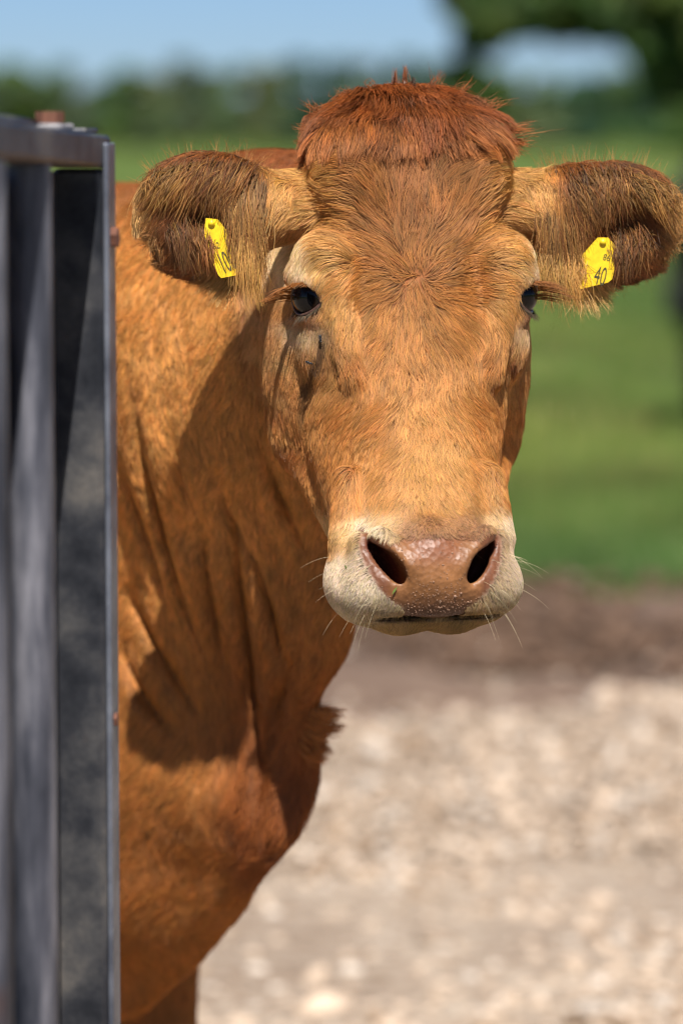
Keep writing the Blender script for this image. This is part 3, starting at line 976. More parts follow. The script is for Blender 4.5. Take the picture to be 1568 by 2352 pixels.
for pl, Y_, dep, wid in FOLDS:
    pts = np.array([P(*q, Y_) for q in pl])
    lo = pts.min(0) - .05; hi = pts.max(0) + .05
    s = block((lo[0], 3.62, lo[2]), (hi[0], 4.1, hi[2]))
    X_, Y__, Z_ = grid_of(s)
    dm = np.full((X_.shape[0], 1, Z_.shape[2]), 9.0)
    tm = np.zeros_like(dm)
    cum = np.concatenate([[0], np.cumsum(np.linalg.norm(np.diff(pts, axis=0), axis=1))])
    for i_, (A, B) in enumerate(zip(pts[:-1], pts[1:])):
        AB = B - A
        t = np.clip(((X_ - A[0]) * AB[0] + (Z_ - A[2]) * AB[2]) / (AB[0] ** 2 + AB[2] ** 2), 0, 1)
        d = np.sqrt((X_ - A[0] - t * AB[0]) ** 2 + (Z_ - A[2] - t * AB[2]) ** 2)
        m = d < dm
        dm = np.where(m, d, dm); tm = np.where(m, (cum[i_] + t * (cum[i_ + 1] - cum[i_])) / cum[-1], tm)
    lx, ly, lz = to_local(X_, Y__, Z_)
    away = np.clip((ly + 0 * lx - 150) / 60, 0, 1) if Y_ < 3.72 else 1.0
    near = np.clip(1.6 - np.abs(Y__ - Y_) / 0.2, 0, 1)
    fade = np.sin(np.pi * np.clip(tm, 0.02, 0.98)) ** 0.6
    wid = wid * .62
    prof = np.exp(-(dm / wid) ** 2) - 0.45 * np.exp(-((dm - 2.4 * wid) / (1.5 * wid)) ** 2)
    F[s] = F[s] + (dep * 0.6 * prof * fade * near * away).astype(np.float32)


def surface_nets(F, xs, ys, zs):
    S = F < 0
    c = np.zeros(tuple(n - 1 for n in F.shape), dtype=np.uint8)
    for i in (0, 1):
        for j in (0, 1):
            for k in (0, 1):
                c += S[i:F.shape[0] - 1 + i, j:F.shape[1] - 1 + j, k:F.shape[2] - 1 + k]
    act = np.argwhere((c > 0) & (c < 8))
    vid = np.full(c.shape, -1, dtype=np.int32)
    vid[act[:, 0], act[:, 1], act[:, 2]] = np.arange(len(act))
    I, J, K = act.T
    corners = [(i, j, k) for i in (0, 1) for j in (0, 1) for k in (0, 1)]
    val = {o: F[I + o[0], J + o[1], K + o[2]] for o in corners}
    acc = np.zeros((len(act), 3)); cnt = np.zeros(len(act))
    for o in corners:
        for ax in range(3):
            if o[ax]: continue
            q = list(o); q[ax] = 1; q = tuple(q)
            a, b = val[o], val[q]
            m = (a < 0) != (b < 0)
            t = np.where(m, a / np.where(m, a - b, 1), 0)
            pos = np.tile(np.array(o, float), (len(act), 1)); pos[:, ax] = t
            acc[m] += pos[m]; cnt[m] += 1
    acc /= cnt[:, None]
    v = np.stack([xs[I] + acc[:, 0] * (xs[I + 1] - xs[I]), ys[J] + acc[:, 1] * (ys[J + 1] - ys[J]), zs[K] + acc[:, 2] * (zs[K + 1] - zs[K])], 1)
    faces = []
    for ax in range(3):
        sl0 = [slice(None)] * 3; sl1 = [slice(None)] * 3
        sl0[ax] = slice(0, -1); sl1[ax] = slice(1, None)
        e = np.argwhere(S[tuple(sl0)] != S[tuple(sl1)])
        b1, b2 = [(1, 2), (2, 0), (0, 1)][ax]
        ok = (e[:, b1] > 0) & (e[:, b2] > 0) & (e[:, b1] < c.shape[b1]) & (e[:, b2] < c.shape[b2])
        e = e[ok]

        def cell(o1, o2):
            q = e.copy(); q[:, b1] += o1; q[:, b2] += o2
            return vid[q[:, 0], q[:, 1], q[:, 2]]
        f = np.stack([cell(-1, -1), cell(0, -1), cell(0, 0), cell(-1, 0)], 1)
        inside = S[e[:, 0], e[:, 1], e[:, 2]]
        f[~inside] = f[~inside][:, ::-1]
        faces.append(f)
    return v, np.concatenate(faces)


VERT, QUAD = surface_nets(F, XS, YS, ZS)


def sample(p, need_grad=True):
    """field value and gradient at points p (n,3)"""
    out = []
    idx = []; fr = []
    for ax, A in enumerate((XS, YS, ZS)):
        g = np.interp(p[:, ax], A, np.arange(len(A)))
        i = np.clip(g.astype(int), 0, len(A) - 2)
        idx.append(i); fr.append((g - i))
    i, j, k = idx; a, b, c = fr
    V = {}
    for di in (0, 1):
        for dj in (0, 1):
            for dk in (0, 1):
                V[di, dj, dk] = F[i + di, j + dj, k + dk]
    l = lambda u, v, t: u + (v - u) * t
    x00 = l(V[0, 0, 0], V[1, 0, 0], a); x10 = l(V[0, 1, 0], V[1, 1, 0], a)
    x01 = l(V[0, 0, 1], V[1, 0, 1], a); x11 = l(V[0, 1, 1], V[1, 1, 1], a)
    y0 = l(x00, x10, b); y1 = l(x01, x11, b)
    f = l(y0, y1, c)
    gzv = (y1 - y0) / (ZS[k + 1] - ZS[k])
    gyv = (l(x10, x11, c) - l(x00, x01, c)) / (YS[j + 1] - YS[j])
    dxv = l(l(V[1, 0, 0] - V[0, 0, 0], V[1, 1, 0] - V[0, 1, 0], b), l(V[1, 0, 1] - V[0, 0, 1], V[1, 1, 1] - V[0, 1, 1], b), c) / (XS[i + 1] - XS[i])
    g = np.stack([dxv, gyv, gzv], 1)
    gl = np.linalg.norm(g, axis=1) + 1e-6
    return f / np.clip(gl, 0.25, 3), g / gl[:, None]


# ---- coat: growth direction, length and colour laid out by landmarks on the head (mirrored) --------
# px, py, dx, dy(down), length mm, colour (sRGB of the lit coat)
LEFT = [
    (948, 600, 0, -1, 24, (172, 104, 54)), (905, 610, -.7, -.7, 24, (176, 108, 56)), (905, 655, -.9, .35, 22, (186, 116, 62)), (948, 665, 0, 1, 20, (182, 112, 60)),
    (945, 520, 0, -1, 30, (160, 92, 46)), (880, 540, -.6, -.75, 30, (172, 104, 54)), (815, 560, -.97, -.2, 28, (198, 132, 74)), (755, 575, -1, .25, 24, (208, 148, 88)), (700, 560, -.5, .85, 14, (232, 198, 156)),
    (940, 440, .0, -1, 32, (156, 88, 44)), (865, 450, -.6, -.8, 32, (170, 102, 52)), (790, 460, -.95, -.25, 30, (206, 142, 82)), (725, 460, -1, .2, 26, (218, 164, 104)), (670, 470, -.6, .8, 18, (214, 158, 100)),
    (930, 370, 0, -1, 30, (148, 76, 37)), (830, 380, -.9, -.4, 30, (172, 100, 50)), (750, 380, -.97, .15, 28, (216, 160, 98)), (690, 400, -.7, .7, 22, (204, 146, 86)),
    (860, 330, -.6, -.7, 28, (148, 72, 35)), (740, 330, -.8, .4, 26, (164, 90, 45)), (930, 320, 0, -1, 30, (144, 70, 34)),
    (850, 650, -.95, .25, 24, (196, 126, 70)), (790, 640, -.9, .45, 22, (208, 144, 84)), (740, 620, -.6, .8, 16, (220, 166, 108)), (690, 610, -.4, .9, 11, (234, 202, 164)),
    (905, 720, -.35, .95, 20, (188, 120, 66)), (850, 740, -.6, .8, 22, (196, 128, 72)), (800, 730, -.5, .85, 20, (206, 142, 84)), (760, 690, -.35, .95, 14, (212, 154, 96)),
    (945, 820, 0, 1, 18, (192, 124, 70)), (870, 830, -.25, .97, 20, (190, 122, 68)), (815, 820, .1, 1, 20, (186, 112, 58)), (770, 800, .35, .95, 16, (180, 118, 70)), (735, 760, .3, .95, 8, (150, 110, 84)), (706, 736, -.1, 1, 5, (168, 104, 76)), (690, 640, -.5, .8, 7, (238, 206, 174)),
    (695, 765, -.15, 1, 9, (218, 186, 154)), (685, 835, -.1, 1, 11, (196, 146, 100)), (745, 880, -.4, .9, 14, (204, 142, 88)), (690, 920, -.15, 1, 14, (186, 128, 80)),
    (945, 950, 0, 1, 17, (204, 138, 80)), (870, 950, -.3, .95, 18, (194, 122, 66)), (800, 950, -.55, .83, 20, (196, 124, 68)), (740, 960, -.45, .9, 20, (198, 130, 74)), (690, 1000, -.3, .95, 22, (202, 138, 84)),
    (970, 1060, 0, 1, 14, (206, 144, 86)), (880, 1060, -.25, .95, 16, (198, 130, 72)), (800, 1060, -.5, .85, 18, (196, 122, 64)), (740, 1070, -.4, .9, 18, (194, 120, 66)),
    (985, 1150, 0, 1, 11, (208, 146, 90)), (900, 1150, -.2, .97, 12, (202, 136, 78)), (830, 1150, -.35, .93, 13, (204, 132, 72)), (770, 1150, -.2, .97, 13, (206, 138, 80)), (720, 1150, 0, 1, 18, (186, 112, 58)),
    (900, 1195, -.2, .9, 7, (208, 166, 126)), (850, 1215, -.5, .8, 6, (220, 194, 168)), (800, 1230, -.6, .75, 7, (222, 178, 130)), (765, 1230, -.3, .95, 10, (214, 156, 100)),
    (840, 1290, -.6, .75, 4.5, (212, 184, 164)), (800, 1310, -.6, .8, 6, (216, 190, 168)), (765, 1340, -.5, .85, 8, (228, 203, 182)), (830, 1360, -.35, .93, 5.5, (212, 190, 170)), (800, 1390, -.3, .95, 7, (204, 184, 164)), (870, 1395, -.2, .97, 4.5, (176, 150, 128)), (890, 1440, -.1, 1, 6, (172, 134, 96)), (960, 1445, 0, 1, 6, (150, 114, 78)),
    (985, 1205, 0, 1, 4, (170, 112, 78)), (985, 1235, 0, 1, 3, (142, 90, 70)), (940, 1225, -.2, 1, 3.5, (164, 110, 84)),
    (620, 800, 0, 1, 18, (196, 138, 92)), (610, 950, .05, 1, 22, (176, 104, 54)), (650, 1080, .2, .97, 22, (168, 94, 46)), (700, 1190, .35, .93, 20, (172, 98, 48)),
]
CP = []
for (px, py, dx, dy, ln, c) in LEFT:
    x, z = px2loc(px, py)
    if abs(x) < 10 and dx == 0:
        CP.append((x, z, dx, -dy, ln, *lin(*c)))
    else:
        CP.append((-abs(x), z, dx, -dy, ln, *lin(*c)))
        CP.append((abs(x), z, -dx, -dy, ln, *lin(*c)))
for (x, z, ln, c) in ((112, 0, 16, (196, 132, 82)), (116, -28, 18, (186, 116, 66)), (116, -60, 20, (178, 106, 56)), (115, -95, 22, (172, 98, 50)), (112, -130, 22, (170, 96, 48)), (96, -170, 20, (176, 102, 52)), (97, -200, 18, (178, 106, 56)), (118, 25, 14, (196, 128, 72)), (108, 62, 16, (192, 122, 66)), (100, 100, 18, (204, 138, 78)), (104, -45, 14, (190, 124, 74)), (106, -75, 16, (186, 116, 66))):
    for s_ in (-1, 1):
        CP.append((s_ * x, z, s_ * -0.05, -1.0, ln, *lin(*c)))
CP = np.array(CP)


def idw(xz, cols, power=2.0, eps=7.0):
    out = np.zeros((len(xz), len(cols)))
    for i in range(0, len(xz), 40000):
        q = xz[i:i + 40000]
        d2 = (q[:, None, 0] - CP[None, :, 0]) ** 2 + (q[:, None, 1] - CP[None, :, 1]) ** 2 + eps * eps
        w = d2 ** -power
        out[i:i + 40000] = (w @ CP[:, cols]) / w.sum(1)[:, None]
    return out


def sstep(a, b, x):
    t = np.clip((x - a) / (b - a), 0, 1)
    return t * t * (3 - 2 * t)


NOSE_X = -12.5


def masks(p):
    """region weights for world points"""
    lx, ly, lz = to_local(p[:, 0], p[:, 1], p[:, 2])
    L = np.stack([lx, ly, lz], 1)
    ax = np.abs(lx)
    head = sstep(215, 165, ly) * sstep(-330, -300, lz) * sstep(150, 128, ax + 0 * lz)
    # neck starts behind the jaw; the lower, the nearer
    back = np.interp(lz, TZ, TYB) - 18
    head = head * sstep(22, -6, ly - back - 10 * (lz > 60) * 2)
    ear = sstep(122, 134, ax) * sstep(-30, 0, lz) * sstep(170, 150, lz) * (ly < 110)
    nx = np.abs(lx - NOSE_X)
    pad = sstep(3, -3, nx - np.interp(lz, [-273, -262, -240, -225, -212, -200], [27, 27, 26, 34, 44, 42])) * sstep(-194, -201, lz + 0.10 * nx) * sstep(-271, -267, lz) * (ly < -95)
    nos = (((nx - 41 - 0.44 * (lz + 226)) / 14) ** 2 + ((lz + 226) / 26) ** 2)
    nostril = sstep(1.25, 0.85, nos) * (ly < -95)
    pad = np.clip(pad + sstep(1.75, 1.3, nos) * (ly < -90), 0, 1)
    # eye slit
    e = L.copy(); e[:, 0] = ax
    e = e - EYE_C
    u = e @ np.array(EM.col[0]); v = e @ np.array(EM.col[2]); n = e @ np.array(EM.col[1])
    eye = sstep(1.2, 1.06, np.sqrt((u / 21) ** 2 + ((v + 1) / 13.8) ** 2)) * (n > 2)
    return L, head, ear, pad, nostril, eye


def coat(p):
    """colour, length (m), direction for world points"""
    L, head, ear, pad, nostril, eye = masks(p)
    lx, ly, lz = L.T
    n = len(p)
    xz = L[:, [0, 2]]
    I = idw(xz, [2, 3, 4, 5, 6, 7])
    dirl = np.stack([I[:, 0], 0.25 * np.ones(n), I[:, 1]], 1)
    # on the forehead the direction leans with the face plane
    length = I[:, 2] / 1000
    col = I[:, 3:6]
    # neck and trunk
    nz = p[:, 2]
    u = (p[:, 0] - BC[0]) * FWD[0] + (p[:, 1] - BC[1]) * FWD[1]
    v = (p[:, 0] - BC[0]) * LAT[0] + (p[:, 1] - BC[1]) * LAT[1]
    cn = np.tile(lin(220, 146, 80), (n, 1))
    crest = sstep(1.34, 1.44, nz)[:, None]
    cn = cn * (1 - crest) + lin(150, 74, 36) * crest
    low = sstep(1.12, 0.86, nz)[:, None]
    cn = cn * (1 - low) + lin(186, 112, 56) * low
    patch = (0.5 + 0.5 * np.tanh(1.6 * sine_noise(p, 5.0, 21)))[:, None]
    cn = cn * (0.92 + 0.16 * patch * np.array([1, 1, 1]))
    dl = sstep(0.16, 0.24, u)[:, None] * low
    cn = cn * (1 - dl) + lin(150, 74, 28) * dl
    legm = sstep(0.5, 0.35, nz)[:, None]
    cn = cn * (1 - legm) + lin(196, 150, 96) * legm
    ln_n = 0.015 + 0.012 * sstep(1.1, 0.7, nz) + 0.022 * sstep(0.2, 0.28, u) * sstep(1.0, 0.9, nz)
    dn = np.stack([-0.10 - 0.18 * sstep(1.15, 0.9, nz), 0.25 * np.ones(n), -np.ones(n)], 1)
    sw = sine_noise(p, 3.0, 5)
    dn[:, 0] += 0.35 * sw * sstep(1.1, 0.8, nz)
    h = head[:, None]
    dw = np.stack([dirl[:, 0] * CYW - dirl[:, 1] * SYW, dirl[:, 0] * SYW + dirl[:, 1] * CYW, dirl[:, 2]], 1)
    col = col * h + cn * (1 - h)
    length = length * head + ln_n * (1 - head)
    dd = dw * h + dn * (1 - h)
    # ears
    sx = np.sign(lx)
    ax = np.abs(lx)
    t = (ax - 130) / 120
    up = sstep(95, 135, lz)
    front = sstep(45, 25, ly)
    low_e = sstep(75, 35, lz) * front * sstep(190, 145, ax)
    ce = lin(134, 68, 28) * np.ones((n, 1))
    tipm = sstep(215, 245, ax)[:, None]
    ce = ce * (1 - tipm) + lin(196, 146, 98) * tipm
    ce = ce * (1 - low_e[:, None]) + lin(206, 162, 106) * low_e[:, None]
    rim = sstep(0, 1, np.clip(1 - t, 0, 1))
    basem = sstep(146, 130, ax)[:, None]
    ce = ce * (1 - basem) + lin(204, 136, 76) * basem
    de = np.stack([sx * (0.10 + 0.95 * np.clip(t, 0, 1.1) - 0.15 * low_e), -0.35 * front + 0.3 * (1 - front), -0.9 + 0.55 * up * 1.4 * np.clip(1 - front, 0, 1) + 0.4 * np.clip(t, 0, 1)], 1)
    le = 0.026 + 0.034 * low_e + 0.008 * up
    le = le * (1 - 0.6 * basem[:, 0])
    dew = np.stack([de[:, 0] * CYW - de[:, 1] * SYW, de[:, 0] * SYW + de[:, 1] * CYW, de[:, 2]], 1)
    e_ = ear[:, None]
    col = col * (1 - e_) + ce * e_
    length = length * (1 - ear) + le * ear
    dd = dd * (1 - e_) + dew * e_
    return L, col, length, dd, head, ear, pad, nostril, eye


COAT_K = 1.0
L_, col_, len_, dir_, head_, ear_, pad_, nos_, eye_ = coat(VERT)
skin = col_ * 0.62
padc = lin(134, 92, 57)[None] * (1 + 0.16 * sine_noise(VERT, 28, 3)[:, None])
topn = sstep(-228, -208, L_[:, 2]) * sstep(34, 10, np.abs(L_[:, 0] - NOSE_X))
padc = padc * (1 - topn[:, None]) + lin(124, 78, 52) * topn[:, None]
rimd = sstep(34, 46, np.abs(L_[:, 0] - NOSE_X))[:, None]
padc = padc * (1 - rimd) + lin(108, 68, 46) * rimd
lipd = sstep(-238, -266, L_[:, 2])[:, None]
padc = padc * (1 - lipd) + lin(84, 55, 38) * lipd
skin = skin * (1 - pad_[:, None]) + padc * pad_[:, None]
inn = nos_ * sstep(-152, -140, L_[:, 1])
skin = skin * (1 - inn[:, None]) + lin(110, 66, 54) * inn[:, None]
ecol = lin(84, 52, 44)
skin = skin * (1 - eye_[:, None]) + ecol * eye_[:, None]
# hooves
hoof = sstep(0.10, 0.06, VERT[:, 2])[:, None]
skin = skin * (1 - hoof) + lin(70, 58, 48) * hoof

cow = empty('cow', (float(W(-0.6, 0, 0)[0]), float(W(-0.6, 0, 0)[1]), 0.0))
tag(cow, 'tan brown cow with a reddish forelock looking out past the metal gate', 'cow')
cow_inv = Matrix.Translation(-cow.location)


def under_cow(o):
    o.parent = cow
    o.matrix_parent_inverse = cow_inv
    return o


m_skin, nt, b = new_mat('cow_skin')
at = N(nt, 'ShaderNodeAttribute', attribute_name='skin')
am = N(nt, 'ShaderNodeAttribute', attribute_name='wet')
nz_ = noise_tex(nt, 260, 3)
vz = N(nt, 'ShaderNodeTexVoronoi'); vz.inputs['Scale'].default_value = 210
tc = N(nt, 'ShaderNodeTexCoord'); nt.links.new(tc.outputs['Object'], vz.inputs['Vector'])
mx = N(nt, 'ShaderNodeMix', data_type='RGBA', blend_type='MULTIPLY')
mx.inputs[0].default_value = 0.5
r_ = ramp(nt, nz_.outputs['Fac'], [(0.3, (0.55, 0.5, 0.48)), (0.65, (1.15, 1.12, 1.1))])
nt.links.new(at.outputs['Color'], mx.inputs[6]); nt.links.new(r_.outputs[0], mx.inputs[7])
nt.links.new(mx.outputs[2], b.inputs['Base Color'])
mr = N(nt, 'ShaderNodeMapRange'); mr.inputs[3].default_value = 0.75; mr.inputs[4].default_value = 0.44
nt.links.new(am.outputs['Fac'], mr.inputs[0]); nt.links.new(mr.outputs[0], b.inputs['Roughness'])
b.inputs['Specular IOR Level'].default_value = 0.35
bp = N(nt, 'ShaderNodeBump'); bp.inputs['Strength'].default_value = 0.5; bp.inputs['Distance'].default_value = 0.0012
nt.links.new(vz.outputs['Distance'], bp.inputs['Height']); nt.links.new(bp.outputs[0], b.inputs['Normal'])
body = mesh_obj('body', VERT, QUAD, m_skin, None, True)
under_cow(body)
a_ = body.data.attributes.new('skin', 'FLOAT_COLOR', 'POINT')
a_.data.foreach_set('color', np.concatenate([np.clip(skin, 0.004, 1), np.ones((len(skin), 1))], 1).astype(np.float32).ravel())
a_ = body.data.attributes.new('wet', 'FLOAT', 'POINT')
a_.data.foreach_set('value', np.clip(pad_ + eye_, 0, 1).astype(np.float32))
print('COW verts', len(VERT), 'quads', len(QUAD))


# ---------------------------------------------------------------- coat: real strands, combed over the skin
m_hair = bpy.data.materials.new('cow_hair'); m_hair.use_nodes = True
nt = m_hair.node_tree; nt.nodes.clear()
ha = N(nt, 'ShaderNodeAttribute', attribute_name='col')
ho = N(nt, 'ShaderNodeOutputMaterial')
hd_ = N(nt, 'ShaderNodeBsdfDiffuse')
hr_ = N(nt, 'ShaderNodeBsdfHair', component='Reflection')
hr_.inputs['RoughnessU'].default_value = 0.28; hr_.inputs['RoughnessV'].default_value = 0.7
hr_.inputs['Offset'].default_value = math.radians(-4)
hw_ = N(nt, 'ShaderNodeMix', data_type='RGBA'); hw_.inputs[0].default_value = 0.35; hw_.inputs[7].default_value = (0.9, 0.85, 0.78, 1)
nt.links.new(ha.outputs['Color'], hd_.inputs['Color']); nt.links.new(ha.outputs['Color'], hw_.inputs[6])
nt.links.new(hw_.outputs[2], hr_.inputs['Color'])
ht_ = N(nt, 'ShaderNodeBsdfTranslucent'); nt.links.new(ha.outputs['Color'], ht_.inputs['Color'])
m1 = N(nt, 'ShaderNodeMixShader'); m1.inputs[0].default_value = 0.18
m2 = N(nt, 'ShaderNodeMixShader'); m2.inputs[0].default_value = 0.14
nt.links.new(hd_.outputs[0], m1.inputs[1]); nt.links.new(ht_.outputs[0], m1.inputs[2])
nt.links.new(m1.outputs[0], m2.inputs[1]); nt.links.new(hr_.outputs[0], m2.inputs[2])
nt.links.new(m2.outputs[0], ho.inputs['Surface'])

TRI = np.concatenate([QUAD[:, [0, 1, 2]], QUAD[:, [0, 2, 3]]])
ta, tb, tc_ = VERT[TRI[:, 0]], VERT[TRI[:, 1]], VERT[TRI[:, 2]]
AREA = 0.5 * np.linalg.norm(np.cross(tb - ta, tc_ - ta), axis=1)
CEN = (ta + tb + tc_) / 3
T_head = head_[TRI].mean(1); T_ear = ear_[TRI].mean(1)
T_bald = np.clip(np.maximum(pad_, eye_), 0, 1)[TRI].mean(1)
T_len = len_[TRI].mean(1)
TL = L_[TRI].mean(1)


def roots(density, r):
    """density per triangle (hairs per m2) -> points on the skin"""
    ex = AREA * density
    cdf = np.cumsum(ex); n = int(cdf[-1])
    f = np.searchsorted(cdf, r.uniform(0, cdf[-1], n))
    u = r.uniform(size=(n, 1)); v = r.uniform(size=(n, 1))
    m = (u + v) > 1; u = np.where(m, 1 - u, u); v = np.where(m, 1 - v, v)
    return ta[f] * (1 - u - v) + tb[f] * u + tc_[f] * v


def unit(v):
    return v / (np.linalg.norm(v, axis=1)[:, None] + 1e-9)


def grow(p, d, ln, K=7, lift=0.25, r=None, jit=0.18, wave=0.0, gravity=0.0, stiff=0.8, field=None):
    n = len(p)
    pts = np.zeros((n, K, 3)); pts[:, 0] = p
    f, g = sample(p)
    d = unit(d + r.normal(size=(n, 3)) * jit * np.clip(1, 0, 1))
    liftv = (lift * r.uniform(0.5, 1.5, n))
    step = ln / (K - 1)
    q = p.copy()
    ph = sine_noise(p, 9, 77) * 3
    for k in range(1, K):
        t = k / (K - 1)
        if field is not None and k % 2 == 1:
            d = unit(d * 0.5 + unit(field(q)) * 0.5)
        dt = d - g * (d * g).sum(1)[:, None] * stiff
        dt = unit(dt)
        if wave:
            side = np.cross(g, dt)
            dt = unit(dt + side * (wave * np.sin(t * 4.0 + ph))[:, None])
        dt[:, 2] -= gravity * t
        q = q + unit(dt) * step[:, None]
        f, g2 = sample(q)
        g = unit(g * 0.4 + g2 * 0.6)
        tgt = 0.0006 + liftv * ln * t * (1 - 0.35 * t)
        err = np.clip(tgt - f, -0.006, 0.02)
        q = q + g * (err * np.where(err > 0, 1.0, 0.55))[:, None]
        pts[:, k] = q
    return pts


def clump(pts, frac, amount, r, power=1.3):
    n = len(pts)
    g = r.choice(n, max(4, int(n * frac)), replace=False)
    kd = kdtree.KDTree(len(g))
    for i, gi in enumerate(g): kd.insert(pts[gi, 0], i)
    kd.balance()
    near = np.fromiter((kd.find(c)[1] for c in pts[:, 0].tolist()), dtype=int, count=n)
    tgt = pts[g[near]]
    K = pts.shape[1]
    t = np.linspace(0, 1, K) ** power
    am = (np.asarray(amount) * r.uniform(0.3, 1.0, n))[:, None, None] * t[None, :, None]
    return pts * (1 - am) + tgt * am, near


def strands(name, pts, col, rad, tip=0.25, root_dark=0.72, kind='stuff'):
    n, K, _ = pts.shape
    hc = bpy.data.hair_curves.new(name)
    hc.add_curves([K] * n)
    hc.points.foreach_set('position', pts.astype(np.float32).ravel())
    t = np.linspace(0, 1, K)
    rr = np.asarray(rad)
    rr = (rr[:, None] if rr.ndim else rr) * (1 - (1 - tip) * t ** 1.5)[None, :] * np.ones((n, 1))
    at = hc.attributes.get('radius') or hc.attributes.new('radius', 'FLOAT', 'POINT')
    at.data.foreach_set('value', rr.astype(np.float32).ravel())
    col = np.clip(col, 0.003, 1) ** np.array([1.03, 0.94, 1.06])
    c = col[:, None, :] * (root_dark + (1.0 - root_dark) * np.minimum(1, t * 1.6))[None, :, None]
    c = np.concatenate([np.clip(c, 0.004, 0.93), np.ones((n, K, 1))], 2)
    at = hc.attributes.new('col', 'FLOAT_COLOR', 'POINT')
    at.data.foreach_set('color', c.astype(np.float32).ravel())
    hc.materials.append(m_hair)
    o = bpy.data.objects.new(name, hc)
    COL.objects.link(o)
    under_cow(o)
    if kind: o['kind'] = kind
    return o


def tuft_tone(near, r, amt):
    return np.clip(1 + amt * r.normal(size=near.max() + 1), 0.5, 1.6)[near][:, None]


def vary(col, p, r, amt=0.16, seed=0):
    n = len(col)
    k = 1 + amt * r.normal(size=(n, 1)) + 0.10 * sine_noise(p, 40, 90 + seed)[:, None]
    hue = np.stack([np.ones(n), 1 + 0.05 * r.normal(size=n), 1 + 0.10 * r.normal(size=n)], 1)
    return col * np.clip(k, 0.45, 1.6) * hue


STAIN_L = np.array([[-90, -32], [-94, -46], [-97, -62], [-99, -84], [-102, -112]], float)


def stain(L):
    """tear marks: a wet dark line below the near eye, a brown fleck below the far one"""
    x, z = L[:, 0], L[:, 2]
    d = np.full(len(L), 99.0)
    for a, b in zip(STAIN_L[:-1], STAIN_L[1:]):
        ab = b - a
        t = np.clip(((x - a[0]) * ab[0] + (z - a[1]) * ab[1]) / (ab @ ab), 0, 1)
        d = np.minimum(d, np.hypot(x - a[0] - t * ab[0], z - a[1] - t * ab[1]))
    m = sstep(4.5, 1.2, d) * sstep(-118, -70, z)
    d2 = np.hypot((x - 88) / 4.0, (z + 52 + 0.2 * (x - 88)) / 11)
    m2 = sstep(1.15, 0.7, d2)
    return m, m2


fx = (CEN[:, 0] > -0.37) & (CEN[:, 1] < 4.3) & (CEN[:, 2] > 0.3)
HR = np.random.default_rng(5)
HEADF = T_head * (1 - T_ear) * (TL[:, 1] < 170)

# --- face and cheeks
den = HEADF * (1 - T_bald) * 620000 * np.clip(0.016 / np.clip(T_len, 0.005, 1), 0.55, 2.2)
den[TL[:, 2] > 172] *= 0.35
den[T_bald > 0.5] = 0
p = roots(den, HR)
L, col, ln, dd, *_m = coat(p)
m, m2 = stain(L)
col = col * (1 - m[:, None] * np.array([.72, .8, .84])) * (1 - m2[:, None]) + m2[:, None] * lin(132, 66, 22)
col = vary(col, p, HR)
ln = ln * HR.uniform(0.7, 1.25, len(p))
swirl = 0.16 * sine_noise(p, 22, 31)[:, None]
f0, g0 = sample(p)
dd = unit(dd) + np.cross(g0, unit(dd)) * swirl
face_field = lambda q: coat(q)[3]
wv = 0.30
pts = grow(p, dd, ln, 6, 0.16, HR, 0.13, wave=wv)
lg = sstep(.010, .026, ln)
pts, nr = clump(pts, 0.045, 0.15 + 0.7 * lg, HR)
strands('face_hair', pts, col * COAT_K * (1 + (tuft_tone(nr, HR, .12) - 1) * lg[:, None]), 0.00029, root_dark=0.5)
print('face hair', len(p))

# --- ears
den = T_ear * 950000.0
p = roots(den, HR)
L, col, ln, dd, *_m = coat(p)
ln = ln * HR.uniform(0.6, 1.3, len(p))
col = vary(col, p, HR, 0.24, 1)
pts = grow(p, unit(dd), ln, 7, 0.24, HR, 0.20, gravity=0.35, stiff=0.55)
pts, nr = clump(pts, 0.035, 0.75, HR)
strands('ear_hair', pts, col * COAT_K * tuft_tone(nr, HR, .2), 0.00029, root_dark=0.6)
print('ear hair', len(p))

# --- forelock: parts at the poll and falls over the forehead
zone = sstep(136, 158, TL[:, 2]) * (1 - T_ear) * (TL[:, 1] < 120) * (np.abs(TL[:, 0]) < 100)
p = roots(zone * 900000, HR)
L, *_ = masks(p)
part = np.array([-15.0, 64.0, 200.0])
v = L - part
v[:, 0] *= 1.05
v[:, 1] = -26 - 0.35 * np.abs(v[:, 1])
v[:, 2] = -34 - 0.5 * np.abs(v[:, 2])
v = unit(v)
dw = np.stack([v[:, 0] * CYW - v[:, 1] * SYW, v[:, 0] * SYW + v[:, 1] * CYW, v[:, 2]], 1)
side = sine_noise(p, 14, 41)
dw[:, 0] += 0.16 * side
ln = np.clip((L[:, 2] - 126) / 1000 * 1.2, 0.026, 0.090) * HR.uniform(0.38, 1.22, len(p))
ln *= 1 + 0.16 * sine_noise(p, 16, 43) + 0.12 * sine_noise(p, 45, 44)
lowf = sstep(182, 152, L[:, 2])[:, None]
col = lin(142, 68, 32) * (1 - lowf) + lin(166, 92, 45) * lowf
col = vary(col, p, HR, 0.20, 2)
pts = grow(p, dw, ln, 9, 0.30, HR, 0.10, wave=0.25)
pts, nr = clump(pts, 0.013, 0.88, HR)
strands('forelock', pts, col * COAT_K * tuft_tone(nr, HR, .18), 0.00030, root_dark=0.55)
print('forelock', len(p))

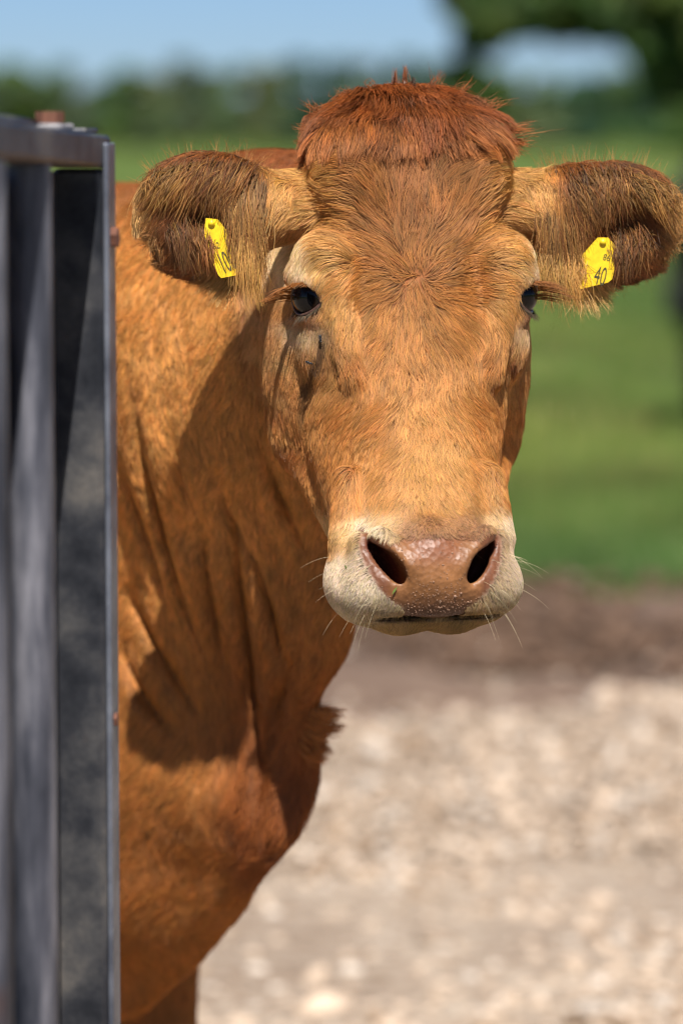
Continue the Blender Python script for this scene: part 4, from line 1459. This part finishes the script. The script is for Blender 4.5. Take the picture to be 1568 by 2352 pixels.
# --- neck, chest, dewlap
NECKF = (1 - T_head) * (1 - T_ear) * fx
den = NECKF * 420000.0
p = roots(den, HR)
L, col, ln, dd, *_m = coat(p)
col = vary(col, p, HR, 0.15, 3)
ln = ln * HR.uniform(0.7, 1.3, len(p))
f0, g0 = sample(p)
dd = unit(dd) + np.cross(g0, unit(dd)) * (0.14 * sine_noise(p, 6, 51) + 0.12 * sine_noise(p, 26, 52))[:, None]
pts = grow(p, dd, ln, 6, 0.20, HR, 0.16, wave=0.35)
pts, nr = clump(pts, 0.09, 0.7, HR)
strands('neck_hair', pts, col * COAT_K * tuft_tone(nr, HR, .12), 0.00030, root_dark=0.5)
print('neck hair', len(p))
# --- the rest of the body, shorter and sparser
den = (1 - T_head) * (1 - T_ear) * (~fx) * (CEN[:, 2] > 0.1) * 26000.0
p = roots(den, HR)
L, col, ln, dd, *_m = coat(p)
dd = np.stack([-FWD[0] * np.ones(len(p)), -FWD[1] * np.ones(len(p)), -0.7 * np.ones(len(p))], 1)
col = vary(col, p, HR, 0.15, 4)
pts = grow(p, dd, ln * 1.2, 4, 0.15, HR, 0.2)
strands('body_hair', pts, col * COAT_K, 0.0010)

# ---------------------------------------------------------------- finer hair: fringe of the ears, lashes, whiskers, stray hairs
def surf(px, py, y0=3.25, y1=4.1):
    """first point of the skin on a sight line, with its outward normal"""
    ys = np.linspace(y0, y1, 500)
    q = np.array([P(px, py, y) for y in ys])
    f, g = sample(q)
    i = int(np.argmax(f < 0)) if (f < 0).any() else len(ys) - 1
    return q[i], g[i]


def bezier_strands(roots_, mids, tips, K=8):
    t = np.linspace(0, 1, K)[None, :, None]
    return roots_[:, None] * (1 - t) ** 2 + mids[:, None] * 2 * t * (1 - t) + tips[:, None] * t * t


fr_p, fr_c = [], []
for side, quads in ((-1, [((530, 400), (592, 425), (538, 600), (598, 660), 1100, .3), ((455, 372), (565, 378), (425, 445), (520, 505), 1500, .12), ((545, 470), (594, 490), (548, 650), (602, 712), 800, 1.0), ((360, 395), (460, 375), (325, 455), (400, 490), 700, .35), ((400, 500), (480, 520), (425, 590), (500, 620), 500, .1)]),
                    (1, [((1240, 430), (1305, 410), (1240, 630), (1310, 680), 1100, .28), ((1290, 400), (1430, 390), (1330, 520), (1450, 470), 1500, .15), ((1245, 540), (1330, 560), (1245, 700), (1340, 700), 800, 1.0), ((1420, 395), (1530, 425), (1480, 470), (1575, 500), 700, .35), ((1400, 540), (1480, 520), (1400, 640), (1500, 600), 500, .1)])):
    for (a, b_, c, d, n, blond) in quads:
        for k in range(n):
            u = HR.uniform(); jx, jy = HR.normal(0, 13), 14 + HR.normal(0, 12)
            r0 = np.array(a) * (1 - u) + np.array(b_) * u + (jx, jy)
            t0 = np.array(c) * (1 - u) + np.array(d) * u + (HR.normal(0, 22), HR.normal(0, 32))
            t0 = r0 + (t0 - r0) * HR.uniform(.55, 1.08)
            Yb = 3.478 if side < 0 else 3.542
            lift = HR.uniform(-0.004, 0.010)
            R0 = np.array(P(*r0, Yb + 0.004)); T0_ = np.array(P(*t0, Yb - 0.004 - lift))
            m_ = r0 * .55 + t0 * .45 + np.array([side * HR.uniform(2, 14), -HR.uniform(0, 10)])
            M0 = np.array(P(*m_, Yb - 0.016 - lift))
            fr_p.append((R0, M0, T0_))
            bl = np.clip(blond + HR.normal(0, .16), 0, 1)
            fr_c.append(lin(118, 58, 24) * (1 - bl) + lin(214, 158, 94) * bl)
fr = np.array(fr_p)
pts = bezier_strands(fr[:, 0], fr[:, 1], fr[:, 2])
wv3 = sine_noise(fr[:, 0], 60, 201)[:, None] * 3
pts[:, :, 0] += 0.0022 * np.sin(np.linspace(0, 5.5, 8)[None] + wv3) * np.linspace(0, 1, 8)[None]
pts, nr = clump(pts, 0.04, 0.7, HR)
strands('ear_fringe', pts, vary(np.array(fr_c), fr[:, 0], HR, .2, 6) * tuft_tone(nr, HR, .22), 0.00029, root_dark=0.42)

for s_ in (-1, 1):
    n = 120
    th = np.radians(HR.uniform(12, 168, n))
    E = np.array(EM.col[0]), np.array(EM.col[1]), np.array(EM.col[2])
    sgn = 1.0
    uu_ = np.cos(th) * 20.5; vv_ = np.sin(th) * 13.6 - 1
    root = EYE_C + uu_[:, None] * E[0] + vv_[:, None] * E[2] + (np.sqrt(np.clip(520 - uu_ ** 2 - vv_ ** 2, 20, None)) + 2.0)[:, None] * E[1]
    lat = (root[:, 0] - root[:, 0].min()) / np.ptp(root[:, 0])
    ln = (8 + 25 * lat ** 1.5) * HR.uniform(.7, 1.15, n)
    dr = np.array([0.80, -0.52, -0.02]) + HR.normal(0, .08, (n, 3))
    mid = root + dr * ln[:, None] * .5 + np.array([0, 0, 1.5])
    tip = root + dr * ln[:, None] + np.stack([0.15 * ln, 0 * ln, -0.16 * ln], 1)
    tri = np.stack([root, mid, tip], 1); tri[:, :, 0] *= s_
    w3 = to_world(tri)
    pts = bezier_strands(w3[:, 0], w3[:, 1], w3[:, 2], 6)
    pts, _ = clump(pts, .08, .6, HR)
    strands('eyelashes', pts, np.tile(lin(150, 84, 38), (n, 1)) * HR.uniform(.6, 1.3, (n, 1)), 0.00028, root_dark=1, kind=None)
    n = 90
    th = np.radians(HR.uniform(200, 345, n))
    uu_ = np.cos(th) * 21; vv_ = np.sin(th) * 14.4 - 1
    root = EYE_C + uu_[:, None] * E[0] + vv_[:, None] * E[2] + (np.sqrt(np.clip(520 - uu_ ** 2 - vv_ ** 2, 20, None)) + 2.0)[:, None] * E[1]
    dr = np.array([0.6, -0.35, -0.75]) + HR.normal(0, .15, (n, 3))
    ln = HR.uniform(5, 12, n)
    tri = np.stack([root, root + dr * ln[:, None] * .5, root + dr * ln[:, None]], 1); tri[:, :, 0] *= s_
    w3 = to_world(tri)
    strands('eyelashes', bezier_strands(w3[:, 0], w3[:, 1], w3[:, 2], 5), np.tile(lin(70, 46, 34), (n, 1)), 0.0002, root_dark=1, kind=None)

# whiskers on the muzzle
wp = []
for k in range(56):
    s_ = -1 if k % 2 else 1
    x0 = NOSE_X + s_ * HR.uniform(40, 82); z0 = HR.uniform(-272, -215); 
    q = to_world(np.array([[x0, -175.0, z0]])); dirv = np.array([-SYW, CYW, 0]) * 0.001
    path = q + np.arange(160)[:, None] * dirv * 1.0
    f, g = sample(path)
    if not (f < 0).any(): continue
    i = int(np.argmax(f < 0)); r0 = path[i]; n0 = g[i]
    ln = HR.uniform(.012, .034)
    d0 = unit((n0 + np.array([s_ * .5, -.25, -.35]) + HR.normal(0, .15, 3))[None])[0]
    wp.append((r0, r0 + d0 * ln * .5, r0 + d0 * ln + np.array([0, 0, -.3 * ln])))
wp = np.array(wp)
strands('whiskers', bezier_strands(wp[:, 0], wp[:, 1], wp[:, 2], 7), np.tile(lin(225, 205, 175), (len(wp), 1)) * HR.uniform(.5, 1.1, (len(wp), 1)), 0.00010, root_dark=1)

# stray long hairs and the tufts standing on the poll
sp = []; sc_ = []
for (bx, by, tx, ty, n, w, cc) in ((906, 205, 908, 158, 60, 3, (132, 60, 30)), (928, 205, 930, 150, 70, 3.5, (150, 74, 36)), (948, 205, 950, 176, 60, 3, (70, 36, 24)), (985, 215, 1010, 165, 30, 12, (150, 74, 36)), (1030, 230, 1080, 190, 40, 16, (160, 80, 40)), (1100, 260, 1150, 225, 46, 20, (160, 84, 44)), (1160, 300, 1225, 290, 60, 14, (170, 92, 50)), (1170, 325, 1215, 330, 80, 12, (176, 96, 52)), (1150, 330, 1205, 352, 70, 10, (176, 96, 52)), (720, 300, 685, 290, 40, 14, (160, 84, 44)), (740, 260, 715, 235, 40, 16, (160, 84, 44)), (800, 225, 775, 200, 34, 16, (160, 84, 44)), (860, 205, 850, 185, 24, 12, (150, 76, 40)), (705, 330, 680, 322, 40, 10, (150, 76, 40)), (1000, 220, 985, 130, 3, 5, (120, 60, 40)), (1080, 240, 1148, 168, 2, 4, (150, 90, 60)), (1180, 315, 1290, 296, 3, 3, (170, 110, 70))):
    for k in range(n):
        o_ = HR.normal(0, w, 2); o2 = HR.normal(0, w * .9, 2)
        Yb = 3.56
        a_0 = np.array(P(bx + o_[0], by + o_[1] * .5, Yb)); l_ = HR.uniform(.5, 1.05)
        e_0 = np.array(P(bx + (tx - bx) * l_ + o2[0], by + (ty - by) * l_ + o2[1] * .6, Yb + HR.normal(0, .008)))
        m_0 = (a_0 + e_0) / 2 + HR.normal(0, .0025, 3)
        sp.append((a_0, m_0, e_0)); sc_.append(lin(*cc) * HR.uniform(.6, 1.25))
sp = np.array(sp)
strands('stray_hairs', bezier_strands(sp[:, 0], sp[:, 1], sp[:, 2], 6), np.array(sc_), 0.00026, root_dark=.9)

# soft fuzz that stands off the ear rims
den = T_ear * 50000.0
p = roots(den, HR); f, g = sample(p); kk = (g[:, 2] > .25) | (g[:, 1] > .2) | (np.abs(to_local(p[:, 0], p[:, 1], p[:, 2])[0]) > 232); p, g = p[kk], g[kk]
dz = g + np.array([0, -.1, .1]) + HR.normal(0, .35, (len(p), 3))
ln = HR.uniform(.010, .026, len(p))
tip = p + unit(dz) * ln[:, None]
strands('ear_fuzz', bezier_strands(p, (p + tip) / 2 + HR.normal(0, .001, p.shape), tip, 4), np.tile(lin(180, 116, 62), (len(p), 1)) * HR.uniform(.7, 1.2, (len(p), 1)), 0.00014, root_dark=1)

# hair tufts on the dewlap edge, rooted on the skin
def to_px(p):
    dx, dy, dz = p[:, 0], p[:, 1], p[:, 2] - CAM_H
    dep = dy * CT - dz * ST; up = dy * ST + dz * CT
    return 784 + FPX * dx / dep, 1176 - FPX * up / dep


pr = roots((1 - T_head) * (1 - T_ear) * fx * (CEN[:, 1] < 3.98) * (CEN[:, 2] < 1.0) * 260000.0, HR)
f, g = sample(pr)
qx, qy = to_px(pr)
for (bx, by, w, h_, dv, L0) in ((690, 1655, 52, 36, (.85, -.15, -.05), .034), (690, 1700, 30, 40, (.6, -.1, -.6), .024)):
    m = (((qx - bx) / w) ** 2 + ((qy - by) / h_) ** 2 < 1) & (g[:, 0] > .25)
    n = int(m.sum())
    if n < 8: continue
    d0 = unit(np.tile(np.array(dv), (n, 1)) + 0.35 * g[m] + HR.normal(0, .16, (n, 3)))
    ln = L0 * HR.uniform(.5, 1.15, n)
    tip = pr[m] + d0 * ln[:, None]; mid = (pr[m] + tip) / 2 + g[m] * .003
    pts = bezier_strands(pr[m], mid, tip, 6)
    pts, nr = clump(pts, .06, .75, HR)
    strands('dewlap_tuft', pts, vary(np.tile(lin(178, 104, 50), (n, 1)), pr[m], HR, .2, 8), 0.0003)

# ---------------------------------------------------------------- eyes
m_eye, nt, b = new_mat('eyeball')
tc = N(nt, 'ShaderNodeTexCoord'); sx = N(nt, 'ShaderNodeSeparateXYZ'); nt.links.new(tc.outputs['Object'], sx.inputs[0])
mr = N(nt, 'ShaderNodeMapRange'); mr.inputs[1].default_value = -0.02; mr.inputs[2].default_value = 0.02
nt.links.new(sx.outputs['Z'], mr.inputs[0])
r_ = ramp(nt, mr.outputs[0], [(0.0, (0.42, 0.27, 0.24)), (0.70, (0.40, 0.25, 0.23)), (0.745, (0.028, 0.012, 0.007)), (0.86, (0.016, 0.008, 0.005)), (0.90, (0.003, 0.003, 0.004)), (1.0, (0.003, 0.003, 0.004))])
nt.links.new(r_.outputs[0], b.inputs['Base Color'])
b.inputs['Roughness'].default_value = 0.035
b.inputs['Specular IOR Level'].default_value = 0.26
rings, seg = 24, 40
V = []; Fc = []
for i in range(rings + 1):
    a = math.pi * i / rings
    for k in range(seg):
        t = 2 * math.pi * k / seg
        rz = 22.4 * (1 + 0.05 * sstep(0.72, 0.95, math.cos(a)))
        V.append((rz * math.sin(a) * math.cos(t) / 1000, rz * math.sin(a) * math.sin(t) / 1000, rz * math.cos(a) / 1000))
for i in range(rings):
    for k in range(seg):
        Fc.append((i * seg + k, (i + 1) * seg + k, (i + 1) * seg + (k + 1) % seg, i * seg + (k + 1) % seg))
for s_ in (-1, 1):
    o = mesh_obj('eye', V, Fc, m_eye, None, True)
    c = to_world(EYE_C * np.array([s_, 1, 1]))
    gd = np.array([s_ * 0.90, -0.42, 0.06])
    gw = Vector((gd[0] * CYW - gd[1] * SYW, gd[0] * SYW + gd[1] * CYW, gd[2]))
    o.matrix_world = Matrix.Translation(Vector(c)) @ gw.to_track_quat('Z', 'Y').to_matrix().to_4x4()
    mw = o.matrix_world.copy()
    o.parent = cow; o.matrix_parent_inverse = cow_inv
    o.matrix_basis = mw

# lid rims and the pink inner corner
m_rim, nt, b = new_mat('lid_rim')
nz = noise_tex(nt, 400, 3, .6)
r_ = ramp(nt, nz.outputs['Fac'], [(0.3, (0.05, 0.026, 0.02)), (0.7, (0.12, 0.062, 0.048))])
nt.links.new(r_.outputs[0], b.inputs['Base Color']); b.inputs['Roughness'].default_value = 0.28
m_pink, nt, b = new_mat('eye_corner')
nz = noise_tex(nt, 300, 3, .6)
r_ = ramp(nt, nz.outputs['Fac'], [(0.3, (0.30, 0.14, 0.12)), (0.7, (0.48, 0.28, 0.25))])
nt.links.new(r_.outputs[0], b.inputs['Base Color']); b.inputs['Roughness'].default_value = 0.2
for s_ in (-1, 1):
    E = np.array(EM.col[0]), np.array(EM.col[1]), np.array(EM.col[2])
    th = np.linspace(0, 2 * np.pi, 49)
    uu_ = np.cos(th) * 20.6; vv_ = np.sin(th) * 13.6 - 1
    ring = EYE_C + uu_[:, None] * E[0] + vv_[:, None] * E[2] + np.sqrt(np.clip(23.6 ** 2 - uu_ ** 2 - vv_ ** 2, 30, None))[:, None] * E[1]
    ring[:, 0] *= s_
    mb = MB(); mb.tube([tuple(q) for q in to_world(ring)], 0.0015, 8, False)
    under_cow(mb.build('lid_rim', m_rim, None, True))
    V = []; Fc = []
    cc = EYE_C - 17.0 * E[0] - 5.0 * E[2]
    cc = EYE_C + (cc - EYE_C) / np.linalg.norm(cc - EYE_C + 14 * E[1]) * 22.3 + E[1] * 14 / np.linalg.norm(cc - EYE_C + 14 * E[1]) * 22.3
    for i in range(9):
        a = math.pi * i / 8
        for k in range(14):
            t = 2 * math.pi * k / 14
            q = cc + E[0] * 5.5 * math.cos(a) + E[2] * 4.2 * math.sin(a) * math.cos(t) + E[1] * 1.7 * math.sin(a) * math.sin(t)
            V.append(q * np.array([s_, 1, 1]))
    for i in range(8):
        for k in range(14):
            Fc.append((i * 14 + k, i * 14 + (k + 1) % 14, (i + 1) * 14 + (k + 1) % 14, (i + 1) * 14 + k))
    under_cow(mesh_obj('eye_corner', to_world(np.array(V)), Fc, m_pink, None, True))

# moisture beads on the nose
m_bead, nt, b = new_mat('moisture')
b.inputs['Base Color'].default_value = (0.30, 0.18, 0.12, 1); b.inputs['Roughness'].default_value = 0.05
b.inputs['Specular IOR Level'].default_value = 0.8
cand = np.where((pad_ > 0.9) & (L_[:, 1] < -118) & (nos_ < .3))[0]
pick = HR.choice(cand, min(900, len(cand)), replace=False)
keepp = HR.uniform(size=len(pick)) < 0.35 + 0.6 * sstep(-225, -245, L_[pick, 2])
pick = pick[keepp]
pp = VERT[pick] + HR.normal(0, .001, (len(pick), 3)); f, g = sample(pp); pp = pp - g * f[:, None]
sz = np.clip(np.exp(HR.normal(math.log(.00045), .35, len(pp))), .0003, .0016)
BV = (ICO_V[None] * sz[:, None, None] + pp[:, None])
bo = mesh_obj('moisture_beads', BV.reshape(-1, 3), (ICO_F[None] + (np.arange(len(pp)) * 12)[:, None, None]).reshape(-1, 3), m_bead, None, True)
under_cow(bo); bo['kind'] = 'stuff'

# ---------------------------------------------------------------- ear tags
m_tag, nt, b = new_mat('yellow_plastic')
nz = noise_tex(nt, 130, 4, .6)
r_ = ramp(nt, nz.outputs['Fac'], [(0.35, (0.70, 0.46, 0.010)), (0.65, (0.85, 0.60, 0.015))])
nt.links.new(r_.outputs[0], b.inputs['Base Color']); b.inputs['Roughness'].default_value = 0.45
m_ink, nt, b = new_mat('black_print'); b.inputs['Base Color'].default_value = (0.05, 0.045, 0.015, 1); b.inputs['Roughness'].default_value = 0.6


def ear_tag(label, outline, Y, texts, lean):
    pts3 = [P(px, py, Y + lean * (px - outline[0][0])) for px, py in outline]
    c = sum(pts3, Vector()) / len(pts3)
    root = empty('ear_tag', c)
    tag(root, label, 'ear tag', 'yellow cattle ear tags')
    n = (pts3[3] - pts3[2]).cross(pts3[1] - pts3[2]).normalized()
    if n.y > 0: n = -n
    th = 0.0012
    k = len(pts3)
    V = [p - c + n * th for p in pts3] + [p - c - n * th for p in pts3]
    Fs = [tuple(range(k)), tuple(range(2 * k - 1, k - 1, -1))] + [(i, i + k, (i + 1) % k + k, (i + 1) % k) for i in range(k)]
    mesh_obj('plate', V, Fs, m_tag, root)
    for (txt, px, py, hpx, up, wsc) in texts:
        o_ = P(px, py, Y + lean * (px - outline[0][0]))
        upv = (P(px + up[0], py + up[1], Y) - P(px, py, Y)); upv = (upv - n * upv.dot(n)).normalized()
        xv = upv.cross(n)
        cu = bpy.data.curves.new('number', 'FONT'); cu.body = txt; cu.size = hpx * 0.4 / 1000 * 1.38; cu.extrude = 0.0001
        cu.materials.append(m_ink)
        tmp = bpy.data.objects.new('number_outline', cu)
        me = bpy.data.meshes.new_from_object(tmp)
        bpy.data.objects.remove(tmp)
        to = bpy.data.objects.new('number', me); COL.objects.link(to)
        M = Matrix((xv * wsc, upv, n)).transposed().to_4x4(); M.translation = o_ - c + n * (th + 0.0002)
        to.parent = root; to.matrix_basis = M
    mb = MB(); mb.tube([pts3[0] * .5 + pts3[-1] * .5 - c + Vector((0, -.003, -.004)), pts3[0] * .5 + pts3[-1] * .5 - c + Vector((0, .012, -.004))], 0.0032, 12)
    mb.build('stud', m_tag, root, True)


ear_tag('yellow ear tag printed 162 in the ear beside the gate', [(472, 500), (467, 556), (470, 566), (502, 632), (508, 638), (566, 627), (571, 620), (540, 552), (500, 503)], 3.4705, [('162', 481, 574, 15, (-14, -70), .8), ('1002', 513, 629, 50, (-30, -66), .36)], 0.0)
ear_tag('yellow ear tag printed 40 in the ear against the green field', [(1372, 545), (1330, 592), (1312, 660), (1316, 667), (1396, 648), (1405, 640), (1420, 574), (1416, 568), (1396, 545)], 3.533, [('86', 1383, 596, 15, (16, -70), .8), ('40', 1360, 650, 44, (16, -70), .46)], 0.0)

# ---------------------------------------------------------------- flies and grass scraps
m_fly, nt, b = new_mat('fly_body'); b.inputs['Base Color'].default_value = (0.012, 0.012, 0.014, 1); b.inputs['Roughness'].default_value = 0.3
m_wing, nt, b = new_mat('fly_wing'); b.inputs['Base Color'].default_value = (0.05, 0.048, 0.045, 1); b.inputs['Roughness'].default_value = 0.45; b.inputs['Alpha'].default_value = 0.35


def fly(px, py, head_to, label):
    q, n0 = surf(px, py)
    n_ = Vector(n0).normalized()
    d = P(px + head_to[0], py + head_to[1], q[1]) - P(px, py, q[1]); d = (d - n_ * d.dot(n_)).normalized()
    s = n_.cross(d)
    root = empty('fly', Vector(q) + n_ * 0.0055)
    M3 = Matrix((d, s, n_)).transposed()
    tag(root, label, 'fly', 'flies on the cow face')
    def blob(name, c, r, mat):
        V = []; Fc = []
        for i in range(9):
            a = math.pi * i / 8
            for k in range(12):
                t = 2 * math.pi * k / 12
                V.append(M3 @ Vector((c[0] + r[0] * math.cos(a), c[1] + r[1] * math.sin(a) * math.cos(t), c[2] + r[2] * math.sin(a) * math.sin(t))))
        for i in range(8):
            for k in range(12):
                Fc.append((i * 12 + k, i * 12 + (k + 1) % 12, (i + 1) * 12 + (k + 1) % 12, (i + 1) * 12 + k))
        return mesh_obj(name, V, Fc, mat, root, True)
    m = .001
    blob('abdomen', (-2.0 * m, 0, 0), (2.2 * m, 1.3 * m, 1.1 * m), m_fly)
    blob('thorax', (0.7 * m, 0, .2 * m), (1.4 * m, 1.2 * m, 1.1 * m), m_fly)
    blob('head', (2.5 * m, 0, 0), (.8 * m, 1.1 * m, .9 * m), m_fly)
    for k in (-1, 1):
        wv = [(1.0 * m, k * .5 * m, 1.1 * m), (-1.0 * m, k * 1.9 * m, 1.2 * m), (-4.4 * m, k * 2.0 * m, .9 * m), (-4.2 * m, k * .5 * m, 1.0 * m)]
        mesh_obj('wing', [M3 @ Vector(v) for v in wv], [(0, 1, 2, 3)], m_wing, root)
        for x_ in (-.3, .7, 1.6):
            mb = MB(); mb.tube([M3 @ Vector((x_ * m, k * .8 * m, -.3 * m)), M3 @ Vector((x_ * 1.6 * m, k * 2.2 * m, -.4 * m)), M3 @ Vector((x_ * 2.1 * m, k * 2.8 * m, -2.2 * m))], .00014, 5)
            mb.build('leg', m_fly, root)


fly(742, 778, (2, 10), 'small black fly at the inner corner below the eye near the gate')
fly(717, 829, (12, 2), 'small black fly on the tear line, lower of the two')
m_scrap, nt, b = new_mat('grass_scrap'); b.inputs['Base Color'].default_value = (0.12, 0.20, 0.035, 1); b.inputs['Roughness'].default_value = 0.5
for (px, py, dx, dy, L0, lab) in ((905, 1356, 9, -14, .0085, 'bit of green grass stuck below the left nostril'), (800, 1306, -2, -8, .0035, 'tiny green grass scrap on the white muzzle fur')):
    q, n0 = surf(px, py)
    n_ = Vector(n0); d = P(px + dx, py + dy, q[1]) - P(px, py, q[1]); d.normalize(); s = n_.cross(d).normalized()
    o_ = Vector(q) + n_ * .0035
    w = .0009
    V = [-d * L0 / 2, s * w, d * L0 / 2, -s * w, -d * L0 / 2 + n_ * .0004, s * w + n_ * .0006, d * L0 / 2 + n_ * .0008, -s * w + n_ * .0006]
    o = mesh_obj('grass_scrap', V, [(0, 1, 2, 3), (7, 6, 5, 4), (0, 4, 5, 1), (1, 5, 6, 2), (2, 6, 7, 3), (3, 7, 4, 0)], m_scrap)
    o.location = o_
    tag(o, lab, 'grass')

# ---------------------------------------------------------------- black cow grazing at the right edge, far out of focus
m_black, nt, b = new_mat('black_coat')
nz = noise_tex(nt, 40, 5, .6)
r_ = ramp(nt, nz.outputs['Fac'], [(0.3, (0.006, 0.006, 0.007)), (0.7, (0.022, 0.019, 0.018))])
nt.links.new(r_.outputs[0], b.inputs['Base Color']); b.inputs['Roughness'].default_value = 0.55
OX, OY = 1.60, 18.2


def far_cow():
    xs = np.arange(-0.3, 2.75, .03); ys = np.arange(-.5, .5, .03); zs = np.arange(-.05, 1.6, .03)
    X, Y, Z = xs[:, None, None], ys[None, :, None], zs[None, None, :]
    G = np.full((len(xs), len(ys), len(zs)), 1.0)
    def el(c, r, k):
        nonlocal G
        k0 = np.sqrt(((X - c[0]) / r[0]) ** 2 + ((Y - c[1]) / r[1]) ** 2 + ((Z - c[2]) / r[2]) ** 2) + 1e-6
        k1 = np.sqrt(((X - c[0]) / r[0] ** 2) ** 2 + ((Y - c[1]) / r[1] ** 2) ** 2 + ((Z - c[2]) / r[2] ** 2) ** 2) + 1e-6
        G = smin(G, k0 * (k0 - 1) / k1, k)
    def cp(p, q, r0, r1, k):
        nonlocal G
        p = np.array(p); d = np.array(q) - p
        t = np.clip(((X - p[0]) * d[0] + (Y - p[1]) * d[1] + (Z - p[2]) * d[2]) / (d @ d), 0, 1)
        G = smin(G, np.sqrt((X - p[0] - t * d[0]) ** 2 + (Y - p[1] - t * d[1]) ** 2 + (Z - p[2] - t * d[2]) ** 2) - (r0 + (r1 - r0) * t), k)
    el((.85, 0, .93), (.80, .34, .36), .1); el((.28, 0, 1.0), (.34, .28, .33), .1); el((1.4, 0, .98), (.35, .26, .36), .1)
    cp((1.6, 0, 1.05), (2.1, .05, .72), .24, .14, .1); cp((2.1, .05, .72), (2.35, .08, .30), .13, .075, .05); cp((2.16, .05, .66), (2.1, .24, .66), .05, .03, .03); cp((2.16, .05, .66), (2.12, -.14, .66), .05, .03, .03)
    for s in (-1, 1):
        cp((.22, s * .16, .75), (.10, s * .17, .48), .14, .06, .06); cp((.10, s * .17, .48), (.15, s * .17, .05), .05, .05, .03)
        cp((1.45, s * .14, .7), (1.47, s * .14, .05), .09, .045, .05)
    cp((.02, 0, 1.15), (-.03, 0, .55), .04, .045, .04)
    return surface_nets(G, xs, ys, zs)


bv, bf = far_cow()
bc = empty('black_cow', (OX, OY, 0), math.radians(8))
tag(bc, 'black cow grazing in the field, mostly cut off by the right edge', 'cow')
mesh_obj('body', bv, bf, m_black, bc, True)
